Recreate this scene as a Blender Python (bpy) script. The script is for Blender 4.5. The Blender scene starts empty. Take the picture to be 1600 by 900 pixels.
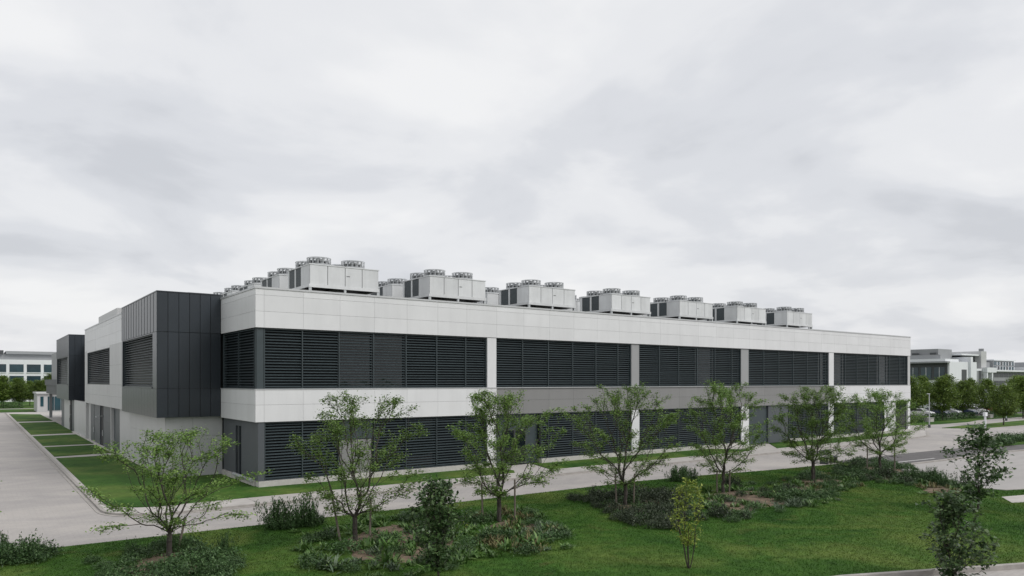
import bpy, bmesh, math, random
import numpy as np
from mathutils import Vector
R = math.radians
scn = bpy.context.scene
col = scn.collection

# ------------------------------------------------------------------ camera
cam_d = bpy.data.cameras.new('camera'); cam = bpy.data.objects.new('camera', cam_d); col.objects.link(cam)
cam.location = (-12.29, -40.05, 5.81); cam.rotation_euler = (R(90), 0, R(-36.54))
cam_d.sensor_width = 36; cam_d.lens = 25.5; cam_d.shift_y = 0.09125
cam_d.clip_start = 0.1; cam_d.clip_end = 4000
scn.camera = cam
# ------------------------------------------------------------------ world: overcast sky
SUN_AZ, SUN_EL = 148.0, 44.0          # azimuth clockwise from +Y
w = bpy.data.worlds.new('World'); scn.world = w; w.use_nodes = True
nt = w.node_tree; nt.nodes.clear()
def N(t, typ, **kw):
    n = t.nodes.new(typ)
    for k, v in kw.items(): setattr(n, k, v)
    return n
def math_n(t, op, a, b=None, clamp=False):
    n = N(t, 'ShaderNodeMath', operation=op, use_clamp=clamp)
    for i, v in enumerate((a, b)):
        if v is None: continue
        if isinstance(v, (int, float)): n.inputs[i].default_value = v
        else: t.links.new(v, n.inputs[i])
    return n.outputs[0]
def ramp(t, fac, stops, interp='LINEAR'):
    n = N(t, 'ShaderNodeValToRGB'); e = n.color_ramp.elements; n.color_ramp.interpolation = interp
    while len(e) < len(stops): e.new(0.5)
    for i, (p, c) in enumerate(stops):
        e[i].position = p; e[i].color = (*c, 1) if len(c) == 3 else c
    t.links.new(fac, n.inputs[0]); return n.outputs[0]
def mixc(t, fac, a, b, mode='MIX'):
    n = N(t, 'ShaderNodeMix', data_type='RGBA', blend_type=mode)
    for sock, v in ((n.inputs[0], fac), (n.inputs[6], a), (n.inputs[7], b)):
        if isinstance(v, (int, float)): sock.default_value = v
        elif isinstance(v, tuple): sock.default_value = (*v, 1)
        else: t.links.new(v, sock)
    return n.outputs[2]
sky = N(nt, 'ShaderNodeTexSky', sky_type='NISHITA'); sky.sun_disc = False
sky.sun_elevation = R(SUN_EL); sky.sun_rotation = R(SUN_AZ); sky.dust_density = 4; sky.air_density = 1.2
tc = N(nt, 'ShaderNodeTexCoord'); sp = N(nt, 'ShaderNodeSeparateXYZ'); nt.links.new(tc.outputs['Generated'], sp.inputs[0])
zz = math_n(nt, 'ADD', math_n(nt, 'MAXIMUM', sp.outputs[2], 0.0), 0.2)
cb = N(nt, 'ShaderNodeCombineXYZ')
nt.links.new(math_n(nt, 'DIVIDE', sp.outputs[0], zz), cb.inputs[0]); nt.links.new(math_n(nt, 'DIVIDE', sp.outputs[1], zz), cb.inputs[1])
cb.inputs[2].default_value = 7.7
def noise(t, vec, scale, detail=4, rough=.5, dist=0.):
    n = N(t, 'ShaderNodeTexNoise'); n.inputs['Scale'].default_value = scale; n.inputs['Detail'].default_value = detail
    n.inputs['Roughness'].default_value = rough; n.inputs['Distortion'].default_value = dist
    if vec is not None: t.links.new(vec, n.inputs['Vector'])
    return n.outputs['Fac']
n1 = noise(nt, cb.outputs[0], 1.5, 6, .50, .25)
n2 = noise(nt, cb.outputs[0], 0.45, 3, .5, .2)
cl = math_n(nt, 'ADD', math_n(nt, 'MULTIPLY', n1, .62), math_n(nt, 'MULTIPLY', n2, .38))
ccol = ramp(nt, cl, [(.38, (5.85, 6.0, 6.35)), (.455, (6.75, 6.88, 7.2)), (.52, (7.65, 7.72, 7.92)), (.61, (8.45, 8.46, 8.52))], 'EASE')
skymix = mixc(nt, 0.93, sky.outputs[0], ccol)
bg = N(nt, 'ShaderNodeBackground'); bg.inputs[1].default_value = 0.091
nt.links.new(skymix, bg.inputs[0]); ow = N(nt, 'ShaderNodeOutputWorld'); nt.links.new(bg.outputs[0], ow.inputs[0])
# ------------------------------------------------------------------ sun through the cloud
sd = bpy.data.lights.new('sun', 'SUN'); sd.energy = 1.5; sd.angle = R(24); sd.color = (1, .975, .95)
so = bpy.data.objects.new('sun', sd); col.objects.link(so)
sdir = Vector((math.sin(R(SUN_AZ))*math.cos(R(SUN_EL)), math.cos(R(SUN_AZ))*math.cos(R(SUN_EL)), math.sin(R(SUN_EL))))
so.rotation_euler = sdir.to_track_quat('Z', 'Y').to_euler(); so.location = (30, -60, 80)
# ------------------------------------------------------------------ exposure
vs = scn.view_settings; vs.view_transform = 'Standard'; vs.look = 'None'; vs.exposure = 0.28; vs.gamma = 1; vs.use_curve_mapping = False

# ------------------------------------------------------------------ materials
def mat(name, c, rough=.6, var=.12, scale=1.5, bump=0., bscale=30., spec=.5, metal=0., rnd=0., c2=None, coord='Object', stretch=None, dirt=0.):
    m = bpy.data.materials.new(name); m.use_nodes = True; t = m.node_tree
    b = t.nodes['Principled BSDF']; b.inputs['Roughness'].default_value = rough; b.inputs['Metallic'].default_value = metal
    b.inputs['Specular IOR Level'].default_value = spec
    g = N(t, 'ShaderNodeNewGeometry'); vec = g.outputs['Position']
    if stretch:
        mp = N(t, 'ShaderNodeMapping'); mp.inputs['Scale'].default_value = stretch; t.links.new(vec, mp.inputs[0]); vec = mp.outputs[0]
    n = noise(t, vec, scale, 6, .6)
    lo = tuple(x*(1-var) for x in c); hi = tuple(min(1, x*(1+var)) for x in (c2 or c))
    cc = ramp(t, n, [(.3, lo), (.7, hi)])
    if dirt:
        mp = N(t, 'ShaderNodeMapping'); mp.inputs['Scale'].default_value = (1.3, 1.3, .16); t.links.new(g.outputs['Position'], mp.inputs[0])
        dn = noise(t, mp.outputs[0], 1.0, 5, .65)
        cc = mixc(t, math_n(t, 'MULTIPLY', ramp(t, dn, [(.45, (0, 0, 0)), (.75, (1, 1, 1))]), dirt), cc, tuple(x*.55 for x in c))
    if rnd:
        oi = N(t, 'ShaderNodeObjectInfo')
        hv = N(t, 'ShaderNodeHueSaturation'); t.links.new(cc, hv.inputs['Color'])
        t.links.new(math_n(t, 'ADD', math_n(t, 'MULTIPLY', oi.outputs['Random'], rnd*2), 1-rnd), hv.inputs['Value']); cc = hv.outputs[0]
    t.links.new(cc, b.inputs['Base Color'])
    if bump:
        bn = N(t, 'ShaderNodeBump'); bn.inputs['Strength'].default_value = bump; bn.inputs['Distance'].default_value = .02
        t.links.new(noise(t, g.outputs['Position'], bscale, 4), bn.inputs['Height']); t.links.new(bn.outputs[0], b.inputs['Normal'])
    return m
M = {}
M['white'] = mat('white cladding', (.655, .662, .672), .42, .035, .5, rnd=.03, dirt=.15)
M['lightgrey'] = mat('light grey cladding', (.47, .475, .475), .42, .04, .5, rnd=.03, dirt=.2)
M['grey'] = mat('mid grey cladding', (.215, .215, .214), .45, .04, .5, rnd=.03, dirt=.12)
M['piergrey'] = mat('pier grey cladding', (.29, .295, .30), .42, .04, .5, rnd=.02, dirt=.15)
M['dark'] = mat('anthracite cladding', (.026, .033, .041), .30, .10, .6, rnd=.08, spec=.42)
M['slate'] = mat('slate grey wall', (.075, .085, .095), .45, .06, .6, dirt=.15, rnd=.04)
M['slat'] = mat('louvre slat paint', (.038, .052, .058), .42, .08, 2., rnd=.10)
M['core'] = mat('dark core', (.012, .013, .015), .7, .1, 1.)
M['glass'] = mat('dark window glass', (.008, .012, .015), .06, .1, .3, spec=.6, bump=.5, bscale=1.3)
M['dimglass'] = mat('shaded window glass', (.006, .008, .010), .35, .1, .3, spec=.12)  # shade of the louvre gaps put into the glass: darker, sky reflection dulled
M['coping'] = mat('aluminium coping', (.50, .51, .52), .4, .05, 1., metal=.3, dirt=.1)
M['plinth'] = mat('concrete plinth', (.47, .455, .43), .8, .12, 3., bump=.2, dirt=.3)
M['roof'] = mat('roof membrane', (.33, .33, .33), .85, .1, 1.)
M['steel'] = mat('galvanised steel', (.48, .50, .51), .45, .15, 6., metal=.45)
M['darksteel'] = mat('dark steel', (.06, .065, .07), .5, .15, 4.)
M['unit'] = mat('chiller sheet metal', (.60, .615, .62), .4, .06, 1.2, rnd=.08, dirt=.35)
M['coil'] = mat('coil guard', (.045, .058, .065), .55, .2, 9.)
M['kerb'] = mat('kerb concrete', (.33, .31, .29), .85, .2, 2.5, bump=.2, dirt=.2)
M['slab'] = mat('concrete slab', (.40, .38, .36), .85, .12, 1.3, bump=.15, rnd=.05)
M['asphalt'] = mat('asphalt', (.105, .10, .10), .9, .2, 1.2, bump=.3, bscale=60)
M['lot'] = mat('pale concrete lot', (.33, .315, .305), .85, .09, .35, bump=.15, stretch=(.6, 2.2, 1))
M['paint'] = mat('road paint', (.55, .55, .54), .7, .15, 3)
M['soil'] = mat('bare soil', (.115, .08, .055), .95, .45, 2.2, bump=.6, bscale=18, c2=(.15, .11, .075))
M['bark'] = mat('bark', (.058, .050, .043), .9, .35, 14., bump=.4, stretch=(1, 1, .3))
M['bark2'] = mat('dark twig bark', (.045, .036, .030), .9, .3, 14.)
M['stake'] = mat('weathered stake', (.17, .145, .12), .9, .2, 8., stretch=(1, 1, .2))
M['bwhite'] = mat('far white render', (.72, .74, .765), .6, .04, .2, dirt=.1)
M['bgrey'] = mat('far grey metal', (.27, .28, .29), .55, .06, .2, dirt=.1)
M['bdark'] = mat('far dark metal', (.06, .065, .07), .55, .1, .3)
M['bglass'] = mat('blue green far glass', (.02, .05, .062), .12, .4, .25, spec=.7, rnd=.3)
M['rubber'] = mat('tyre rubber', (.02, .02, .02), .85, .1, 5)
M['cwhite'] = mat('white car paint', (.68, .68, .68), .25, .03, 1)
M['cblue'] = mat('dark blue car paint', (.02, .03, .075), .25, .03, 1)
M['cred'] = mat('red car paint', (.28, .03, .03), .25, .03, 1)
M['csilver'] = mat('silver car paint', (.42, .43, .44), .3, .03, 1, metal=.3)
M['lampred'] = mat('tail lamp', (.25, .01, .01), .3, .05, 1)
M['lampclear'] = mat('head lamp', (.6, .6, .62), .2, .05, 1)

def leafmat(name, a, b, c, rough=.55, trans=.25):
    m = bpy.data.materials.new(name); m.use_nodes = True; t = m.node_tree; t.nodes.clear()
    g = N(t, 'ShaderNodeNewGeometry'); oi = N(t, 'ShaderNodeObjectInfo')
    cc = ramp(t, g.outputs['Random Per Island'], [(0., a), (.55, b), (1., c)])
    hv = N(t, 'ShaderNodeHueSaturation'); t.links.new(cc, hv.inputs['Color'])
    t.links.new(math_n(t, 'ADD', math_n(t, 'MULTIPLY', oi.outputs['Random'], .4), .8), hv.inputs['Value'])
    p = N(t, 'ShaderNodeBsdfPrincipled'); p.inputs['Roughness'].default_value = rough; p.inputs['Specular IOR Level'].default_value = .35
    t.links.new(hv.outputs[0], p.inputs['Base Color'])
    tr = N(t, 'ShaderNodeBsdfTranslucent'); t.links.new(hv.outputs[0], tr.inputs[0])
    mx = N(t, 'ShaderNodeMixShader'); mx.inputs[0].default_value = trans
    t.links.new(p.outputs[0], mx.inputs[1]); t.links.new(tr.outputs[0], mx.inputs[2])
    o = N(t, 'ShaderNodeOutputMaterial'); t.links.new(mx.outputs[0], o.inputs[0]); return m
M['leaf'] = leafmat('street tree leaf', (.078, .148, .028), (.135, .235, .048), (.24, .36, .09))
M['leafdark'] = leafmat('dark sapling leaf', (.030, .062, .020), (.052, .104, .032), (.14, .21, .085), .42, .15)
M['leaflime'] = leafmat('lime sapling leaf', (.13, .20, .025), (.24, .32, .045), (.40, .46, .09))
M['leaffar'] = leafmat('far tree leaf', (.066, .118, .020), (.112, .18, .030), (.20, .275, .055))
M['leafshrub'] = leafmat('dark shrub leaf', (.028, .066, .020), (.052, .108, .033), (.11, .185, .07), .5, .12)
M['leafpurple'] = leafmat('dull purple shrub leaf', (.024, .038, .020), (.042, .060, .032), (.082, .105, .058), .5, .12)
M['leafrosette'] = leafmat('rosette leaf', (.040, .092, .019), (.074, .152, .033), (.15, .24, .07), .45, .15)
M['leafsilver'] = leafmat('silver green leaf', (.05, .085, .045), (.085, .13, .07), (.17, .22, .14), .5, .12)
M['leafdry'] = leafmat('dry stem', (.08, .085, .03), (.13, .12, .05), (.20, .17, .08), .7, .1)

def grassmat(nm='mown grass', blade=False):
    m = bpy.data.materials.new(nm); m.use_nodes = True; t = m.node_tree; b = t.nodes['Principled BSDF']
    b.inputs['Roughness'].default_value = .9; b.inputs['Specular IOR Level'].default_value = .15
    g = N(t, 'ShaderNodeNewGeometry'); p = g.outputs['Position']
    a = noise(t, p, .22, 4, .6, .6); c = noise(t, p, 2.2, 5, .7); d = noise(t, p, 22., 3, .7)
    base = ramp(t, a, [(.32, (.021, .064, .009)), (.48, (.042, .100, .015)), (.66, (.094, .140, .030))])
    k = ramp(t, c, [(.32, (.72, .72, .72)), (.62, (1.2, 1.2, 1.2))])
    k2 = ramp(t, d, [(.3, (.93, .93, .93)), (.7, (1.08, 1.08, 1.08))])
    cc = mixc(t, 1., mixc(t, 1., base, k, 'MULTIPLY'), k2, 'MULTIPLY')
    dry = ramp(t, noise(t, p, .55, 5, .65, .4), [(.60, (0, 0, 0)), (.74, (1, 1, 1))])
    cc = mixc(t, math_n(t, 'MULTIPLY', dry, .55), cc, (.11, .10, .035))
    if blade: cc = mixc(t, 1., cc, ramp(t, g.outputs['Random Per Island'], [(0., (.9, .9, .88)), (1., (1.2, 1.2, 1.15))]), 'MULTIPLY')
    t.links.new(cc, b.inputs['Base Color'])
    if blade: return m
    bn = N(t, 'ShaderNodeBump'); bn.inputs['Strength'].default_value = .35; bn.inputs['Distance'].default_value = .03
    t.links.new(d, bn.inputs['Height']); t.links.new(bn.outputs[0], b.inputs['Normal']); return m
M['grass'] = grassmat(); M['blade'] = grassmat('grass blade', True)
def pavermat():
    m = bpy.data.materials.new('grey clay pavers'); m.use_nodes = True; t = m.node_tree; b = t.nodes['Principled BSDF']
    b.inputs['Roughness'].default_value = .82; b.inputs['Specular IOR Level'].default_value = .3
    g = N(t, 'ShaderNodeNewGeometry'); p = g.outputs['Position']
    br = N(t, 'ShaderNodeTexBrick'); t.links.new(p, br.inputs[0]); br.inputs['Scale'].default_value = 1.0
    br.inputs['Brick Width'].default_value = .42; br.inputs['Row Height'].default_value = .21; br.inputs['Mortar Size'].default_value = .012
    br.inputs['Mortar Smooth'].default_value = .3
    br.inputs['Color1'].default_value = (.362, .342, .328, 1); br.inputs['Color2'].default_value = (.378, .358, .343, 1); br.inputs['Mortar'].default_value = (.335, .316, .302, 1)
    mp = N(t, 'ShaderNodeMapping'); mp.inputs['Scale'].default_value = (.35, .55, 1); mp.inputs['Rotation'].default_value = (0, 0, R(-36)); t.links.new(p, mp.inputs[0])
    st = ramp(t, noise(t, mp.outputs[0], .55, 6, .62, .8), [(.34, (.86, .865, .88)), (.50, (.97, .97, .97)), (.66, (1.12, 1.11, 1.09))])
    cc = mixc(t, 1., br.outputs[0], st, 'MULTIPLY')
    fs = ramp(t, noise(t, p, 9., 4, .7), [(.3, (.92, .92, .92)), (.7, (1.06, 1.06, 1.06))])
    cc = mixc(t, 1., cc, fs, 'MULTIPLY')
    t.links.new(cc, b.inputs['Base Color'])
    bn = N(t, 'ShaderNodeBump'); bn.inputs['Strength'].default_value = .3; bn.inputs['Distance'].default_value = .01; bn.invert = True
    t.links.new(br.outputs['Fac'], bn.inputs['Height']); t.links.new(bn.outputs[0], b.inputs['Normal']); return m
M['paver'] = pavermat()

# ------------------------------------------------------------------ helpers
def tag(o, label=None, cat=None, group=None, kind=None):
    for k, v in (('label', label), ('category', cat), ('group', group), ('kind', kind)):
        if v: o[k] = v
    return o
def empty(name, loc=(0, 0, 0), rz=0., parent=None):
    o = bpy.data.objects.new(name, None); col.objects.link(o); o.location = loc; o.rotation_euler = (0, 0, rz); o.parent = parent
    o.empty_display_size = .2; return o
class MB:
    def __init__(s): s.v = []; s.f = []
    def box(s, x0, x1, y0, y1, z0, z1):
        b = len(s.v)
        s.v += [(x0, y0, z0), (x1, y0, z0), (x1, y1, z0), (x0, y1, z0), (x0, y0, z1), (x1, y0, z1), (x1, y1, z1), (x0, y1, z1)]
        s.f += [tuple(b+i for i in q) for q in ((0, 3, 2, 1), (4, 5, 6, 7), (0, 1, 5, 4), (1, 2, 6, 5), (2, 3, 7, 6), (3, 0, 4, 7))]; return s
    def lathe(s, prof, cx=0, cy=0, n=20, axis='z'):
        b = len(s.v)
        for r, z in prof:
            for i in range(n):
                a = 2*math.pi*i/n
                q = (r*math.cos(a), r*math.sin(a), z)
                if axis == 'y': q = (q[0], q[2], q[1])
                s.v.append((cx+q[0], cy+q[1], q[2]))
        for j in range(len(prof)-1):
            for i in range(n):
                k = (i+1) % n
                s.f.append((b+j*n+i, b+j*n+k, b+(j+1)*n+k, b+(j+1)*n+i))
        s.f.append(tuple(b+(len(prof)-1)*n+i for i in range(n))); s.f.append(tuple(b+n-1-i for i in range(n))); return s
    def tube(s, p, q, r, n=6, r2=None):
        p, q = Vector(p), Vector(q); d = (q-p).normalized(); u = d.orthogonal().normalized(); w_ = d.cross(u); b = len(s.v)
        for c, rr in ((p, r), (q, r2 or r)):
            for i in range(n):
                a = 2*math.pi*i/n; s.v.append(tuple(c+u*rr*math.cos(a)+w_*rr*math.sin(a)))
        for i in range(n):
            k = (i+1) % n; s.f.append((b+i, b+k, b+n+k, b+n+i))
        s.f.append(tuple(b+n-1-i for i in range(n))); s.f.append(tuple(b+n+i for i in range(n))); return s
    def prism(s, pts, z0, z1):
        b = len(s.v); n = len(pts)
        s.v += [(x, y, z0) for x, y in pts] + [(x, y, z1) for x, y in pts]
        s.f.append(tuple(b+n+i for i in range(n))); s.f.append(tuple(b+n-1-i for i in range(n)))
        for i in range(n): k = (i+1) % n; s.f.append((b+i, b+k, b+n+k, b+n+i))
        return s
    def mesh(s, name, m):
        me = bpy.data.meshes.new(name); me.from_pydata(s.v, [], s.f); me.materials.append(M[m]); me.update(); return me
    def build(s, name, m, parent=None, loc=(0, 0, 0), rz=0.):
        return link(name, s.mesh(name, m), parent, loc, rz)
def link(name, me, parent=None, loc=(0, 0, 0), rz=0.):
    o = bpy.data.objects.new(name, me); col.objects.link(o); o.parent = parent; o.location = loc; o.rotation_euler = (0, 0, rz); return o
def copy_tree(o, parent=None):
    c = o.copy(); col.objects.link(c); c.parent = parent
    for ch in list(o.children): copy_tree(ch, c)
    return c
_cache = {}
def piece(name, parent, x0, x1, y0, y1, z0, z1, m):
    """one box-shaped piece (own object, shared mesh data by size)"""
    k = (round(x1-x0, 3), round(y1-y0, 3), round(z1-z0, 3), m)
    if k not in _cache: _cache[k] = MB().box(-k[0]/2, k[0]/2, -k[1]/2, k[1]/2, -k[2]/2, k[2]/2).mesh(name, m)
    return link(name, _cache[k], parent, ((x0+x1)/2, (y0+y1)/2, (z0+z1)/2))
def ccw(p):
    a = sum(p[i][0]*p[(i+1) % len(p)][1]-p[(i+1) % len(p)][0]*p[i][1] for i in range(len(p)))
    return p if a > 0 else p[::-1]
def smooth_poly(pts, it=2):
    for _ in range(it):
        q = []
        for i in range(len(pts)):
            a, b = pts[i], pts[(i+1) % len(pts)]
            q += [(a[0]*.75+b[0]*.25, a[1]*.75+b[1]*.25), (a[0]*.25+b[0]*.75, a[1]*.25+b[1]*.75)]
        pts = q
    return pts
def sheet(name, pts, z0, z1, m, kind='structure'):
    o = MB().prism(ccw(pts), z0, z1).build(name, m); tag(o, kind=kind)
    bm = bmesh.new(); bm.from_mesh(o.data); bmesh.ops.triangulate(bm, faces=[f for f in bm.faces if len(f.verts) > 4]); bm.to_mesh(o.data); bm.free()
    return o
def arc(cx, cy, r, a0, a1, n=8):
    return [(cx+r*math.cos(R(a0+(a1-a0)*i/n)), cy+r*math.sin(R(a0+(a1-a0)*i/n))) for i in range(n+1)]

# ================================================================== THE SETTING
g = MB(); g.v = [(-1500, -600, -.3), (1800, -600, -.3), (1800, 2500, -.3), (-1500, 2500, -.3)]; g.f = [(0, 1, 2, 3)]
tag(g.build('ground', 'grass'), kind='structure')
sheet('road', [(-45, -70), (150, -70), (150, 60), (60, 130), (-45, 127)], -.28, -.10, 'paver')
# apron (concrete base of pavements and paths) with rounded corner
apron = [(-7.55, 124), (-7.55, -2.6)] + arc(-5.1, -2.6, 2.45, 180, 270)[1:] + [(60, -5.05), (70, -3.9), (77.5, -.5), (78.5, 30), (78.5, 124)]
sheet('pavement', apron, -.25, -.012, 'slab')
# kerb following the apron edge
def ribbon(name, path, w0, w1, z0, z1, m):
    mb = MB(); n = len(path); off = []
    for i, (x, y) in enumerate(path):
        a = path[max(i-1, 0)]; b = path[min(i+1, n-1)]; dx, dy = b[0]-a[0], b[1]-a[1]; l = math.hypot(dx, dy); off.append((dy/l, -dx/l))
    for (x, y), (nx, ny) in zip(path, off):
        mb.v += [(x+nx*w0, y+ny*w0, z0), (x+nx*w1, y+ny*w1, z0), (x+nx*w1, y+ny*w1, z1), (x+nx*w0, y+ny*w0, z1)]
    for i in range(n-1):
        b = i*4
        for j in range(4): k = (j+1) % 4; mb.f.append((b+j, b+k, b+4+k, b+4+j))
    mb.f += [(3, 2, 1, 0), tuple((n-1)*4+j for j in range(4))]
    o = mb.build(name, m); tag(o, kind='structure')
    bm = bmesh.new(); bm.from_mesh(o.data); bmesh.ops.recalc_face_normals(bm, faces=bm.faces[:]); bm.to_mesh(o.data); bm.free(); return o
kp = apron[:-2]
def fine(path, step):
    out = [path[0]]
    for a, b in zip(path, path[1:]):
        n = max(1, int(math.hypot(b[0]-a[0], b[1]-a[1])/step))
        out += [(a[0]+(b[0]-a[0])*i/n, a[1]+(b[1]-a[1])*i/n) for i in range(1, n+1)]
    return out
# apron path runs down the left side then along +X: the road lies on its right-hand side
ribbon('kerb', kp, 0.004, .16, -.22, .006, 'kerb')
ribbon('gutter', kp, .165, .34, -.22, -.075, 'kerb')
# left and front lawns between the paths
LAWNS = {
 'corner': [(-7.34, 24.4), (-7.34, -.9)] + arc(-5.1, -.9, 2.24, 180, 270, 6)[1:] + [(15.3, -3.12), (15.9, -2.2), (15.9, .45), (.45, .45), (.45, 7.4), (-2.9, 7.4), (-2.9, 24.4)],
 'a': [(-7.33, 26.0), (-3.0, 26.9), (-3.0, 35.8), (-7.33, 35.8)], 'b': [(-7.33, 37.5), (-3.0, 37.5), (-3.0, 52.2), (-7.33, 51.8)],
 'c': [(-7.33, 54.6), (-3.0, 55.2), (-3.0, 82.5), (-7.33, 82.5)], 'd': [(-7.33, 86.5), (-3., 86.5), (-3., 112), (-7.33, 117)],
 'e': [(18.3, -3.05), (39.6, -3.12), (40.9, -2.6), (38.0, .45), (19.4, .45)], 'f': [(43.8, -3.1), (58, -2.95), (67, -1.9), (75.9, .1), (75.9, .45), (47.8, .45)]}
for k, p in LAWNS.items(): sheet('lawn', p, -.1, .028, 'grass')
# pavement slabs along the front, each its own piece
pv = empty('slab_walk'); tag(pv, kind='structure')
x = -4.4
while x < 58:
    piece('slab', pv, x+.012, x+2.988, -5.035, -3.145, -.06, .004 + random.Random(int(x*7)).uniform(-.003, .003), 'slab'); x += 3.0
# foreground lawn
FL = [(-70, -9.8), (-14, -10.0), (-5, -10.3), (4, -10.45), (19, -10.5), (24, -11.0), (30, -11.95), (36.6, -12.6), (38.4, -13.6), (38.3, -15.1), (36.4, -16.1),
      (33.6, -18.6), (31.9, -20.6), (31.3, -22.6), (31.9, -24.6), (36, -26.2), (48, -29.6), (62, -33.5), (62, -52.1), (8.5, -28.5), (-4, -24.9), (-70, -32)]
sheet('lawn', FL, -.25, .0, 'grass')
ribbon('kerb', [(38.38, -15.12), (36.4, -16.15), (33.6, -18.65), (31.9, -20.65), (31.3, -22.65), (31.9, -24.65), (36, -26.25), (48, -29.65), (62, -33.55)], -.15, -.004, -.24, .03, 'kerb')
ribbon('kerb', [(62, -52.15), (15, -31.39), (8.5, -28.54), (-4, -24.96), (-70, -32.05)], -.18, -.004, -.24, .05, 'kerb')
sheet('lot', [(38.9, -15.35), (47.3, -16.0), (56.7, -16.1), (70, -18), (120, -24), (120, -60), (64, -52), (64, -34), (48, -29.9), (36, -26.5), (32.1, -24.8), (31.5, -22.65), (32.1, -20.8), (33.8, -18.8), (36.6, -16.35)], -.2, -.094, 'lot')
sheet('asphalt_drive', [(36.9, -11.2), (41.9, -11.3), (49.4, -11.5), (56.7, -11.9), (60.8, -12.7), (80, -16), (120, -22), (120, -23.6), (70, -17.6), (56.7, -15.75), (47.3, -15.7), (40.8, -15.35), (38.8, -15.0), (38.8, -13.4)], -.2, -.092, 'asphalt')
ribbon('kerb', [(38.9, -15.2), (40.8, -15.5), (47.3, -15.85), (56.7, -15.92), (70, -17.8), (120, -23.8)], -.1, .1, -.2, .0, 'kerb')
for a, b in (((41.2, -14.2), (47.0, -14.6)), ((41.2, -14.2), (41.0, -15.0))):
    dx, dy = b[0]-a[0], b[1]-a[1]; l = math.hypot(dx, dy); nx, ny = -dy/l*.07, dx/l*.07
    sheet('road_marking', [(a[0]+nx, a[1]+ny), (b[0]+nx, b[1]+ny), (b[0]-nx, b[1]-ny), (a[0]-nx, a[1]-ny)], -.0918, -.0878, 'paint')
sheet('footpath', [(29.2, -25.4), (27.6, -26.4), (29.6, -27.2), (45, -32.2), (56, -36), (57, -34), (46, -30.2), (31, -25.9)], -.1, .012, 'slab')
# right-hand background lawns
for p in ([(86, 1.3), (88.3, -2.0), (102, -2.4), (140, -6), (140, 3), (115, 2.0), (101, 1.6), (93.5, 1.9)],
          [(84, 7.0), (94.5, 5.2), (104, 5.2), (111.2, 6.6), (129.5, 6.4), (150, 5), (150, 11), (112, 12.5), (88, 12.5)],
          [(84, 30), (150, 22), (150, 60), (84, 60)]):
    sheet('lawn', p, -.2, -.05, 'grass')
sheet('parking_lot', [(84, 12.8), (150, 11.3), (150, 21.7), (84, 29.6)], -.2, -.094, 'asphalt')
sheet('lawn', [(-60, 128), (60, 132), (60, 160), (-60, 160)], -.25, -.05, 'grass')
sheet('footpath', [(-60, 146), (40, 146), (40, 149), (-60, 149)], -.1, -.04, 'slab')

# ================================================================== DATA CENTRE BUILDING
B = empty('data_center_building'); tag(B, 'long two-storey white and grey building with dark louvre bands and dark box bays', 'building')
RZ = 10.4
J1 = [.47+2.205*k for k in range(7)]; BAYS = [(.5, 15.33), (16.12, 29.08), (30.0, 43.05), (44.25, 57.5), (58.5, 74.3)]
joints = [0.0] + J1 + [16.1] + [16.1+13.9*k/6 for k in range(1, 7)] + [30.0+14.2*k/6 for k in range(1, 7)] + [44.2+14.3*k/6 for k in range(1, 7)] + [58.5+16.4*k/7 for k in range(1, 8)]
L = joints[-1]
# core masses behind the cladding
c = MB(); c.box(.55, L-.4, .55, 70, -.3, 10.38); c.box(.045, L-.05, .045, .55, 8.80, 10.88); c.box(.045, L-.05, .105, .55, 3.62, 5.36)
c.box(-3.0, .55, 7.4, 43.6, -.3, 10.38); c.box(-1.9, .55, 43.6, 70, -.3, 10.38); c.box(-3.0, -1.9, 43.6, 70, -.3, 3.66); c.box(.045, .55, .55, 7.2, 8.8, 10.88); c.box(.045, .55, .55, 7.2, 3.62, 5.36)
c.build('core_wall', 'core', B)
MB().box(.3, L-.3, .3, 70.3, 10.39, 10.45).build('roof', 'roof', B)
cp = MB(); cp.box(-.04, L+.04, -.04, .42, 10.895, 11.0); cp.box(-.04, .42, .425, 7.0, 10.895, 11.0); cp.box(L-.42, L+.04, .425, 70, 10.895, 11.0); cp.build('coping', 'coping', B)
MB().box(L-.4, L, .6, 70, -.3, 10.89).build('end_wall', 'white', B)
ROWS_U = [(8.77, 9.655), (9.665, 10.545), (10.555, 10.89)]; ROWS_L = [(3.58, 4.515), (4.525, 5.35)]
gp = .009
for a, b in zip(joints, joints[1:]):
    for z0, z1 in ROWS_U: piece('cladding_panel', B, a+gp/2, b-gp/2, 0, .04, z0, z1, 'white')
    for z0, z1 in ROWS_L:
        mid = 16.0 < a and b < 58.0+.6
        piece('cladding_panel', B, a+gp/2, b-gp/2, .06 if mid else 0, .10 if mid else .04, z0, z1, 'grey' if mid else 'white')
for z0, z1 in ROWS_U + ROWS_L: piece('cladding_panel', B, 0, .04, .05, 6.87, z0, z1, 'white')
piece('sill', B, -.03, 57.5, -.03, .5, 5.355, 5.40, 'coping'); piece('sill', B, 57.51, L+.02, -.03, .5, 5.355, 5.40, 'coping'); piece('sill', B, -.03, .5, .505, 6.87, 5.355, 5.40, 'coping')
piece('soffit', B, .045, L-.05, .045, .5, 3.55, 3.575, 'slate'); piece('soffit', B, .045, L-.05, .045, .5, 8.74, 8.765, 'slate')
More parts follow.
